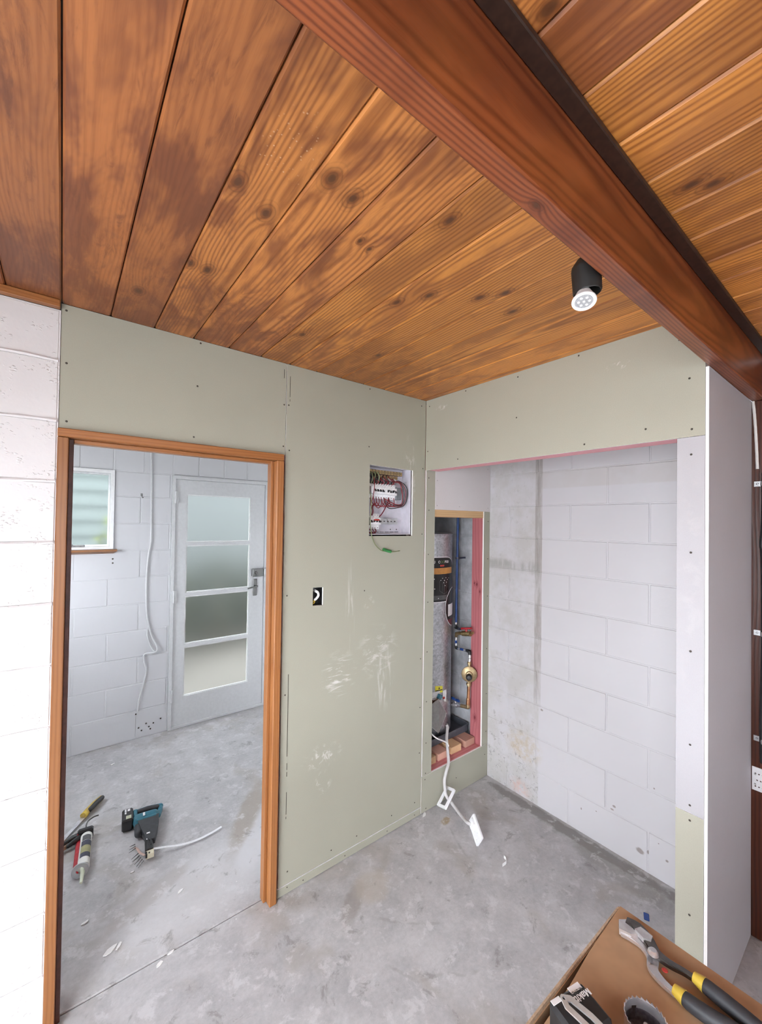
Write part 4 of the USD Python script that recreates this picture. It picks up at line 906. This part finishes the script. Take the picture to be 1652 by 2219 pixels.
#%% far-wall cable and hook
fc = thing('painted_cable', 'white painted cable running loosely down the far block wall', 'cable', at=(-1.13, 1.89, 1.0))
part(fc, 'sheath', tube([(-1.1285, YF - .007, 2.39), (-1.1285, YF - .007, 2.2233), (-1.1217, YF - .007, 2.0392), (-1.118, YF - .007, 1.75), (-1.1145, YF - .007, 1.51), (-1.1288, YF - .007, 1.413), (-1.1394, YF - .007, 1.24), (-1.1379, YF - .007, 1.06), (-1.1299, YF - .008, .925), (-1.1003, YF - .012, .786), (-1.0601, YF - .02, .681), (-1.0703, YF - .018, .645), (-1.1403, YF - .010, .6407), (-1.1445, YF - .008, .587), (-1.1271, YF - .008, .5106), (-1.1463, YF - .007, .4059), (-1.1706, YF - .007, .3033), (-1.1813, YF - .007, .21)], .0062, 8), M_DOORPAINT)
part(fc, 'second_core', tube([(-1.1299, YF - .008, .925), (-1.122, YF - .008, .86), (-1.128, YF - .010, .80), (-1.118, YF - .010, .74), (-1.09, YF - .018, .67), (-1.075, YF - .02, .65)], .0045, 8), M_DOORPAINT)
hk = thing('wall_hook', 'small dark hook screwed into the far block wall', 'hook', at=(-1.184, 1.9, 1.858))
part(hk, 'hook_wire', tube([(-1.184, YF + .005, 1.868), (-1.184, YF - .014, 1.868), (-1.184, YF - .020, 1.858), (-1.180, YF - .018, 1.846), (-1.174, YF - .012, 1.85)], .0028, 8), M_GUNMETAL)
part(hk, 'hook_plate', cbox(-1.191, -1.177, YF - .004, YF - .0005, 1.86, 1.88, .001), M_LOCK)

#%% tools on the second room floor
def place(m, o, yaw, z=0):
    m = m.copy(); m.apply_transform(trimesh.transformations.rotation_matrix(yaw, (0, 0, 1))); m.apply_translation((o[0], o[1], z)); return m
# caulking gun lying on the floor, tube pointing to the doorway
cg = thing('caulking_gun', 'red skeleton caulking gun loaded with a white sealant tube on the floor', 'caulking gun', at=(-1.54, .78, 0))
A_, B_ = np.array([-1.530, .905]), np.array([-1.556, .640])
dv = (B_ - A_) / np.linalg.norm(B_ - A_); yw = math.atan2(dv[1], dv[0])
def G_(m): return place(m, A_, yw)
TR, TL = .0245, .225
part(cg, 'cradle', G_(joinm(tube([(-.015, -.03, .018), (.06, -.031, .016), (TL + .02, -.029, .016)], .012, 8, 3, .5), cbox(-.018, -.012, -.040, .020, .004, .046, .002))), M_RED, 'red steel cradle')
part(cg, 'front_ring', G_(joinm(frame(prism(Point(0, 0).buffer(.034).difference(Point(0, 0).buffer(.016)), .006), (TL + .018, -.010, .034), (0, 1, 0), (0, 0, 1), (1, 0, 0)))), M_ALU)
st = part(cg, 'sealant_tube', G_(lathe([(0, 0), (TR + .001, 0), (TR + .001, .008), (TR, .010), (TR, TL - .012), (TR + .0012, TL - .010), (TR + .0012, TL), (.012, TL + .004), (0, TL + .004)], 32, (0, 0, TR + .003), (1, 0, 0))), M_TUBE)
def band(x0, x1, t0, t1, mat, nm):
    th = np.linspace(t0, t1, 14); V = []; F = []
    for i, t in enumerate(th):
        for x in (x0, x1): V.append((x, (TR + .0006) * math.cos(t), TR + .003 + (TR + .0006) * math.sin(t)))
    for i in range(13): F += [[2 * i, 2 * i + 1, 2 * i + 3], [2 * i, 2 * i + 3, 2 * i + 2]]
    part(st, nm, G_(trimesh.Trimesh(np.array(V), np.array(F), process=False)), mat)
band(.062, .100, .35, 2.3, M_NAVY, 'label_band'); band(.100, .150, .35, 2.3, M_OLIVE, 'label_band'); band(.150, .182, .35, 2.3, M_NAVY, 'label_band')
band(.020, .060, .6, 2.2, M_DECALG, 'label_band')
part(st, 'nozzle', G_(lathe([(0, 0), (.012, 0), (.009, .02), (.0055, .085), (0, .086)], 16, (TL + .003, 0, TR + .003), (1, -.02, -.06))), M_NOZZLE)
part(cg, 'trigger_housing', G_(joinm(cbox(-.042, -.010, -.040, .028, .006, .056, .007), capsule_chain([(-.026, .0, .03), (-.026, -.055, .024), (-.006, -.10, .018)], [.018, .016, .013]), capsule_chain([(-.008, -.03, .03), (.022, -.075, .024)], [.013, .010]))), M_BLACKP)
part(cg, 'handle', G_(joinm(capsule_chain([(-.022, -.045, .026), (-.020, -.085, .020), (.004, -.165, .016)], [.012, .013, .012]), capsule_chain([(.0, -.045, .026), (.030, -.10, .020), (.052, -.165, .014)], [.009, .010, .009]))), M_LEATHER, 'worn brown grip and trigger')
part(cg, 'push_rod', G_(tube([(-.035, .0, .032), (-.08, -.006, .036), (-.110, .002, .040), (-.128, .024, .042), (-.134, .046, .040)], .0036, 8)), M_GUNMETAL)
# pruning/drywall saw with yellow-black handle
sw = thing('hand_saw', 'drywall saw with a yellow and black grip beside the caulking gun', 'saw', at=(-1.49, 1.16, 0))
Sa, Sb = np.array([-1.530, 1.118]), np.array([-1.444, 1.236])
sd = (Sb - Sa) / np.linalg.norm(Sb - Sa); sy_ = math.atan2(sd[1], sd[0])
def P2(m): return place(m, Sa, sy_)
part(sw, 'grip', P2(capsule_chain([(.0, 0, .021), (.03, .002, .022), (.085, .002, .022), (.135, -.003, .020)], [.0165, .0165, .0165, .0155])), M_MUSTARD)
part(sw, 'black_inlay', P2(capsule_chain([(.028, -.009, .028), (.085, -.009, .028), (.135, -.009, .024)], [.0125, .0135, .0125])), M_BLACKP)
part(sw, 'ferrule', P2(rodb((-.012, 0, .020), (.006, 0, .021), .0175, 16)), M_YELLOW)
bl = Polygon([(-.005, -.013), (-.005, .012), (-.20, .006), (-.235, -.002), (-.20, -.009)] )
bm_ = prism(bl, .0022); bm_.apply_translation((0, 0, .0015))
part(sw, 'blade', P2(turn(move(bm_, (0, 0, .012)), (0, 1, 0), -.055, (0, 0, .012))), M_STEEL)
# auto-feed screwdriver
DA, DB = np.array([-1.243, .985]), np.array([-1.290, .575])
dd = (DB - DA) / np.linalg.norm(DB - DA); dy_ = math.atan2(dd[1], dd[0])
def D2(m):
    m = m.copy(); m.apply_translation((-.425, 0, 0)); m.apply_scale(.87); m.apply_translation((.4127, 0, 0))
    return place(m, DA, dy_)
dr = thing('cordless_screw_gun', 'teal and black cordless auto-feed screw gun lying on the concrete floor', 'screw gun', at=(-1.26, .80, 0))
# local frame: +x towards the nose, +y to the picture's left (battery side), z up; handle loop at the start
def L2(pts, z0, z1): return D2(xy(Polygon(pts), z0, z1))
def rbox(x0, x1, y0, y1, z0, z1, c): return D2(cbox(x0, x1, y0, y1, z0, z1, c))
lsgn = 1
def flipy(m):
    return m
SIDE = -1.0   # battery lies at -y*SIDE
q = lambda y: y * SIDE
def yb(a, b): return (min(q(a), q(b)), max(q(a), q(b)))
part(dr, 'motor_body', joinm(rbox(.075, .150, *yb(-.055, .075), .010, .070, .012), D2(capsule_chain([(.100, q(-.03), .042), (.100, q(.05), .042)], [.036, .036]))), M_TEAL, 'teal motor housing')
part(dr, 'handle', joinm(D2(capsule_chain([(.010, q(-.075), .034), (.004, q(.0), .036), (.008, q(.060), .036)], [.017, .019, .019])), D2(capsule_chain([(.012, q(-.075), .032), (.055, q(-.072), .034), (.100, q(-.055), .036)], [.015, .014, .018]))), M_TEAL)
part(dr, 'grip_rubber', D2(capsule_chain([(.018, q(-.055), .040), (.014, q(.0), .043), (.018, q(.045), .043)], [.016, .0175, .0165])), M_CHARC, 'black rubber grip')
part(dr, 'battery_foot', joinm(rbox(.004, .080, *yb(.055, .081), .008, .062, .006)), M_TEAL)
bt = part(dr, 'battery', joinm(rbox(-.006, .116, *yb(.080, .140), .004, .076, .008)), M_BLACKP, 'black slide battery')
part(bt, 'battery_label', joinm(rbox(.072, .104, *yb(.090, .118), .0758, .0766, .0003)), plain('pale_label', (.52, .54, .40), .5))
part(bt, 'battery_print', joinm(rbox(.004, .030, *yb(.116, .125), .0758, .0765, .0002), rbox(.006, .028, *yb(.096, .110), .0758, .0765, .0002), rbox(.034, .052, *yb(.116, .125), .0758, .0765, .0002)), M_PRINTW)
part(dr, 'gearbox', joinm(D2(hull([(x, q(y), z) for x, ys, zs in ((.132, (-.060, .058), (.012, .068)), (.235, (-.048, .020), (.014, .060)), (.315, (-.03, .010), (.014, .046))) for y in ys for z in zs])), D2(capsule_chain([(.150, q(.048), .032), (.205, q(.050), .030)], [.026, .024]))), M_CHARC, 'charcoal gear housing')
part(dr, 'feed_slide', joinm(rbox(.300, .395, *yb(-.020, .022), .012, .044, .004), D2(rodb((.285, q(.006), .045), (.395, q(.006), .045), .004)), D2(rodb((.285, q(-.008), .045), (.36, q(-.008), .045), .003))), M_BLACKP)
part(dr, 'nose_piece', rbox(.385, .425, *yb(-.022, .020), .012, .040, .003), plain('ivory_plastic', (.66, .62, .47), .45, noise=.05), 'ivory nose piece')
part(dr, 'nose_slot', joinm(rbox(.409, .421, *yb(-.002, .006), .0395, .0406, .0005), rbox(.400, .426, *yb(.012, .0205), .020, .0412, .001)), M_BLACKM)
part(dr, 'sticker', rbox(.248, .272, *yb(-.006, .012), .0545, .0556, .0003), M_PRINTW)
part(dr, 'sticker', rbox(.292, .312, *yb(.004, .014), .0470, .0482, .0003), M_PRINTW)
part(dr, 'sticker', rbox(.092, .126, *yb(.016, .028), .0778, .0790, .0003), M_PRINTW)
# collated screws fed on a white strip
cs = thing('screw_strip', 'white collated plastic strip curving right out of the screw gun nose', 'screw strip', at=(-1.1, .58, 0))
sp_ = smooth_path([(-1.276, .6065, .030), (-1.22, .590, .024), (-1.1621, .5756, .014), (-1.11, .568, .009), (-1.0598, .5646, .007), (-1.0, .570, .007), (-.944, .5799, .009)], 8)
V, F = [], []
for i, P in enumerate(sp_):
    for dz, dy2 in ((0, -.0065), (0, .0065), (.0016, .0065), (.0016, -.0065)): V.append((P[0], P[1] + dy2, P[2] + dz))
for i in range(len(sp_) - 1):
    for k in range(4):
        a, b = 4 * i + k, 4 * i + (k + 1) % 4
        F += [[a, b, b + 4], [a, b + 4, a + 4]]
ms = trimesh.Trimesh(np.array(V), np.array(F)); trimesh.repair.fix_normals(ms)
part(cs, 'strip', ms, M_WHITEP)
lead = part(cs, 'strip_tail', tube([(-1.310, .585, .03), (-1.325, .63, .022), (-1.330, .675, .014), (-1.338, .70, .008)], .0055, 6, 5, .3), plain('flesh_strip_plastic', (.55, .38, .32), .5), 'pinkish strip tail loaded with screws')
for i, (bx_, by_, dx_, dy2) in enumerate([(-1.335, .700, -.030, -.004), (-1.336, .685, -.034, -.010), (-1.334, .715, -.028, .004), (-1.330, .640, -.036, -.018), (-1.328, .622, -.036, -.022), (-1.324, .604, -.034, -.026), (-1.320, .588, -.032, -.030), (-1.316, .574, -.03, -.03)]):
    part(cs, 'screw', tube([(bx_, by_, .014), (bx_ + dx_ * .9, by_ + dy2 * .9, .010)], [.0024, .0022, .0008], 6, 0), M_GUNMETAL)

#%% carton with tools at lower right
CZ = .860
cn = thing('cardboard_carton', 'brown cardboard carton in the foreground with tools lying on its lid', 'cardboard box', at=(-1.0, -1.6, 0))
BX0_, BX1_, BY0_, BY1_ = -1.32, -.690, -2.02, -1.340
part(cn, 'carton_wall', xy(sbox(BX0_, BY0_, BX1_, BY1_).difference(sbox(BX0_ + .005, BY0_ + .005, BX1_ - .005, BY1_ - .005)), .001, CZ - .004), M_CARD)
lid = xy(Polygon([(BX0_ + .002, BY0_ + .002), (BX1_ - .001, BY0_ + .002), (BX1_ - .001, BY1_ - .004), (-.84, BY1_ - .0075), (-.93, BY1_ - .014), (BX0_ + .002, BY1_ - .024)]), CZ - .0035, CZ)
part(cn, 'lid_flap', lid, M_CARD)
part(cn, 'edge_flap', hull([(x, y, z) for x, y, z in ((BX0_, BY1_ + .001, CZ - .02), (BX0_, BY1_ - .004, CZ - .02), (BX1_, BY1_ + .001, CZ - .006), (BX1_, BY1_ - .004, CZ - .006), (BX0_, BY1_ + .003, CZ + .004), (BX0_, BY1_ - .001, CZ + .004), (BX1_ - .01, BY1_ - .001, CZ + .0006), (BX1_ - .01, BY1_ - .004, CZ + .0006))]), M_CARDE)
part(cn, 'inner_shadow_wall', cbox(BX0_ + .006, BX1_ - .006, BY1_ - .013, BY1_ - .006, CZ - .10, CZ - .03, 0), M_CARD)
# slip-joint pliers
sl = thing('slip_joint_pliers', 'chrome slip-joint pliers with yellow and dark blue-grey grips on the carton', 'pliers', at=(-.76, -1.42, CZ))
def strip(P, w, z0, z1, mat, nm, parent, label=None, rnd=.003):
    P = np.array(P, float); w = np.interp(np.linspace(0, 1, len(P)), np.linspace(0, 1, len(w)), w)
    T_ = np.gradient(P, axis=0); T_ /= np.linalg.norm(T_, axis=1, keepdims=True); N_ = np.c_[-T_[:, 1], T_[:, 0]]
    poly = Polygon(np.vstack([P + N_ * w[:, None] / 2, (P - N_ * w[:, None] / 2)[::-1]])).buffer(0)
    poly = poly.buffer(rnd).buffer(-rnd)
    h = z1 - z0
    lo, hi = xy(poly.buffer(-.0012), z0, z1), xy(poly, z0 + .0012, z1 - .0012)
    return part(parent, nm, joinm(lo, hi), mat, label)
ZP = CZ + .0005
pA = smooth_path([(-.752, -1.385), (-.7535, -1.400), (-.7565, -1.415), (-.762, -1.432)], 5)
strip(smooth_path([(-.7600, -1.3720), (-.7520, -1.392), (-.7520, -1.412), (-.7640, -1.430), (-.7860, -1.4380), (-.7960, -1.4560), (-.8000, -1.4780)], 6), [.010, .017, .019, .020, .017, .013, .010], ZP + .002, ZP + .0105, M_CHROME, 'lower_jaw_arm', sl)
strip(smooth_path([(-.7330, -1.3720), (-.7310, -1.392), (-.7400, -1.413), (-.7560, -1.4330), (-.7580, -1.455), (-.7530, -1.4760), (-.7510, -1.494)], 6), [.016, .024, .022, .018, .014, .011, .010], ZP + .009, ZP + .0175, M_GUNMETAL, 'upper_jaw_arm', sl)
part(sl, 'jaw_head', joinm(hull([(x, y, z) for x, y in ((-.7635, -1.3705), (-.744, -1.362), (-.7235, -1.3780), (-.727, -1.398), (-.744, -1.4015), (-.757, -1.3900)) for z in (ZP + .004, ZP + .016)]), hull([(x, y, z) for x, y in ((-.745, -1.392), (-.731, -1.398), (-.733, -1.420), (-.745, -1.421), (-.7515, -1.410)) for z in (ZP + .012, ZP + .021)])), M_STEEL)
part(sl, 'pivot_bolt', lathe([(0, .007), (.0055, .007), (.0085, .004), (.0095, 0)], 20, (-.7655, -1.4315, ZP + .0175)), M_CHROME)
for nm, P, zc in (('lower', [(-.8005, -1.484), (-.8020, -1.500), (-.7990, -1.53), (-.7900, -1.565), (-.782, -1.60)], ZP + .013), ('upper', [(-.7515, -1.500), (-.7530, -1.515), (-.7565, -1.545), (-.7600, -1.575), (-.7660, -1.61)], ZP + .016)):
    P = smooth_path(P, 6)
    part(sl, 'grip', tube(np.c_[P, np.full(len(P), zc)], [.0095, .0120, .0128, .0128, .0125, .009], 16, 0, .72 if False else None), M_CHARC, 'dark blue-grey ' + nm + ' grip')
    a, b = P[0], P[2]
    cd = (b - a) / np.linalg.norm(b - a); part(sl, 'yellow_collar', tube([(*(a - cd * .009), zc), (*a, zc), (*(a + cd * .007), zc)], [.0085, .0108, .0122], 14, 3), M_YELLOW)
part(sl, 'red_dot', lathe([(0, .001), (.004, .0008), (.005, 0)], 12, (-.7745, -1.4535, ZP + .0108)), M_PRINTR)
# hole saw cup
hs = thing('hole_saw', 'shiny chrome hole saw cup standing on the carton lid', 'hole saw', at=(-.908, -1.470, CZ))
hc = (-.9120, -1.4700)
part(hs, 'cup', lathe([(0, .001), (.0285, .001), (.0300, .004), (.0305, .038), (.0290, .0382), (.0284, .030), (.0284, .0030), (0, .0030)], 40, (*hc, CZ)), M_CHROME)
part(hs, 'cup_floor', lathe([(0, .0032), (.0283, .0032), (.0283, .024), (.0280, .024), (.0278, .0062), (0, .0062)], 40, (*hc, CZ)), plain('dull_steel', (.17, .16, .18), .3, .7, noise=.3, scale=150), 'dull steel inside of the cup')
teeth = []
for i in range(26):
    t = 2 * PI * i / 26
    for rr in (.0299,):
        p0 = np.array([hc[0] + rr * math.cos(t), hc[1] + rr * math.sin(t), CZ + .0375])
        tg = np.array([-math.sin(t), math.cos(t), 0]); rd = np.array([math.cos(t), math.sin(t), 0])
        teeth.append(hull([p0 - tg * .003 - rd * .0007, p0 + tg * .003 - rd * .0007, p0 - tg * .003 + rd * .0007, p0 + tg * .003 + rd * .0007, p0 + tg * .0018 + np.array([0, 0, .0045]) - rd * .0006, p0 + tg * .0024 + np.array([0, 0, .0045]) + rd * .0009]))
part(hs, 'teeth', joinm(teeth), M_CHROME)
for a in (-.6, 1.2): part(hs, 'side_slot', turn(cbox(hc[0] - .004, hc[0] + .004, hc[1] + .0278, hc[1] + .0284, CZ + .010, CZ + .028, .0003), (0, 0, 1), a, (*hc, 0)), M_GUNMETAL)
part(hs, 'arbor', joinm(rodb((*hc, CZ + .006), (*hc, CZ + .016), .008), rodb((*hc, CZ + .015), (*hc, CZ + .030), .0035)), M_STEEL)
# cordless driver with battery and belt clip
dv_ = thing('cordless_driver', 'black and teal cordless driver with a steel belt clip at the carton corner', 'cordless driver', at=(-1.0, -1.42, CZ))
def RB(m): return turn(m, (0, 0, 1), -.235, (-.959, -1.388, 0))
bz0, bz1 = CZ + .004, .922
b5 = part(dv_, 'battery', RB(joinm(cbox(-1.035, -.959, -1.450, -1.388, bz0, bz1, .006), cbox(-1.030, -.964, -1.478, -1.446, bz0, bz1 - .006, .006))), M_BLACKP, 'black slide battery with white lettering')
lab = RB(cbox(-.992, -.968, -1.3985, -1.389, bz1 - .0002, bz1 + .0006, .0002)); part(b5, 'capacity_label', lab, M_PRINTW)
part(b5, 'capacity_label', RB(cbox(-1.032, -1.014, -1.3985, -1.391, bz1 - .0002, bz1 + .0006, .0002)), M_PRINTW)
def topt(s, h, x, y, z, mat, nm, bold=False):
    t = meshkit.text_mesh(s, h, .0005, bold)
    t = turn(t, (0, 0, 1), PI); t.apply_translation((x, y, z)); part(b5, nm, RB(t), mat)
topt('4.0Ah', .0062, -.9695, -1.3968 + .0062 * .0, bz1 + .0007, M_DECALG, 'capacity_lettering')
topt('Makita', .0088, -.9605, -1.4026, bz1 + .0003, M_PRINTW, 'maker_lettering', True)
part(dv_, 'driver_body', RB(joinm(capsule_chain([(-.992, -1.462, CZ + .036), (-.990, -1.54, CZ + .034)], [.028, .026]))), M_CHARC)
part(dv_, 'teal_shell', RB(joinm(hull([(x, y, z) for x in (-.990, -.952) for y in (-1.468, -1.54) for z in (CZ + .012, CZ + .058)]), cbox(-1.036, -1.0, -1.52, -1.47, CZ + .01, CZ + .05, .006))), M_TEAL)
part(dv_, 'side_rail', RB(joinm(tube([(-1.042, -1.432, CZ + .050), (-1.042, -1.47, CZ + .056), (-1.038, -1.53, CZ + .058)], .006, 8), tube([(-1.030, -1.445, CZ + .060), (-1.030, -1.49, CZ + .062), (-1.028, -1.53, CZ + .06)], .004, 8))), M_GUNMETAL)
ck = bz1 + .012
clip = LineString([(-1.0045, -1.392), (-1.0105, -1.402), (-1.0075, -1.432), (-1.0015, -1.46)]).buffer(.0042).union(LineString([(-1.0045, -1.392), (-.996, -1.400), (-.990, -1.43), (-.989, -1.462)]).buffer(.0042)).union(LineString([(-1.0015, -1.458), (-.989, -1.462), (-.992, -1.49)]).buffer(.006)).difference(Point(-1.0045, -1.3935).buffer(.0024))
part(dv_, 'belt_clip', joinm(move(turn(xy(clip, ck, ck + .0024), (1, 0, 0), .10, (-1, -1.43, ck)), (-.017, .002, -.003)), cbox(-1.016, -1.006, -1.490, -1.478, CZ + .05, ck + .001, .001)), M_STEEL, 'bent steel belt clip')

#%% scraps on the floor
def chip(x, y, s, rot, lab, mat=M_CHIP, grp='pale plaster chips scattered on the concrete', z=0, h=.004):
    r5 = np.random.default_rng(int(abs(x * 1000) + abs(y * 77)))
    P = Polygon([(s * (1 + .35 * r5.uniform(-1, 1)) * math.cos(t) * (1.5 if True else 1), s * (.6 + .2 * r5.uniform(-1, 1)) * math.sin(t)) for t in np.linspace(0, 2 * PI, 8)[:-1]])
    m = turn(xy(P, .0005, h), (0, 0, 1), rot); m.apply_translation((x, y, z))
    single('plaster_chip', m, mat, lab, 'chip', grp)
chip(-1.4803, .1887, .016, .5, 'largest pale chip on the floor just inside the left door jamb')
chip(-1.452, .1900, .010, .9, 'small pale chip beside the largest chip inside the doorway')
chip(-1.5534, .3828, .009, .2, 'pale chip on the floor nearest the left jamb, beyond the largest chip')
chip(-1.6500, .4599, .012, 1.2, 'pale chip half hidden behind the left door jamb')
chip(-1.2091, .3022, .008, .4, 'white chip in the middle of the doorway floor below the screw gun')
chip(-1.3663, .5479, .007, .1, 'white chip left of the screw gun nose')
chip(-1.3404, .019, .010, .5, 'pale chip on the slab joint at the middle of the doorway')
chip(-1.2973, .0382, .007, .2, 'small pale chip on the slab joint right of the middle')
chip(.015, -.0130, .014, .6, 'pale plaster crumb at the foot of the green wall by the corner')
chip(-1.36, 1.62, .010, .5, 'white chip on the far floor under the window')
cv = smooth_path([(.1236, -.4777), (.1190, -.4930), (.1030, -.5050), (.0734, -.5050)], 6)
so = []
for i in range(len(cv) - 1): so.append(hull([(p[0], p[1], z) for p in (cv[i], cv[i + 1]) for z in (.0008, .016)] + [(p[0] + .0012, p[1] + .0012, z) for p in (cv[i], cv[i + 1]) for z in (.0008, .016)]))
single('cable_offcut', joinm(so), M_CHIP, 'curled white plastic offcut on the nook floor', 'offcut')
single('tape_scrap', turn(xy(rr_(.335, -1.048, .372, -1.028, .004), .0006, .003), (0, 0, 1), .4, (.353, -1.038, 0)), M_BLUE, 'blue scrap on the nook floor beside the carton', 'scrap')
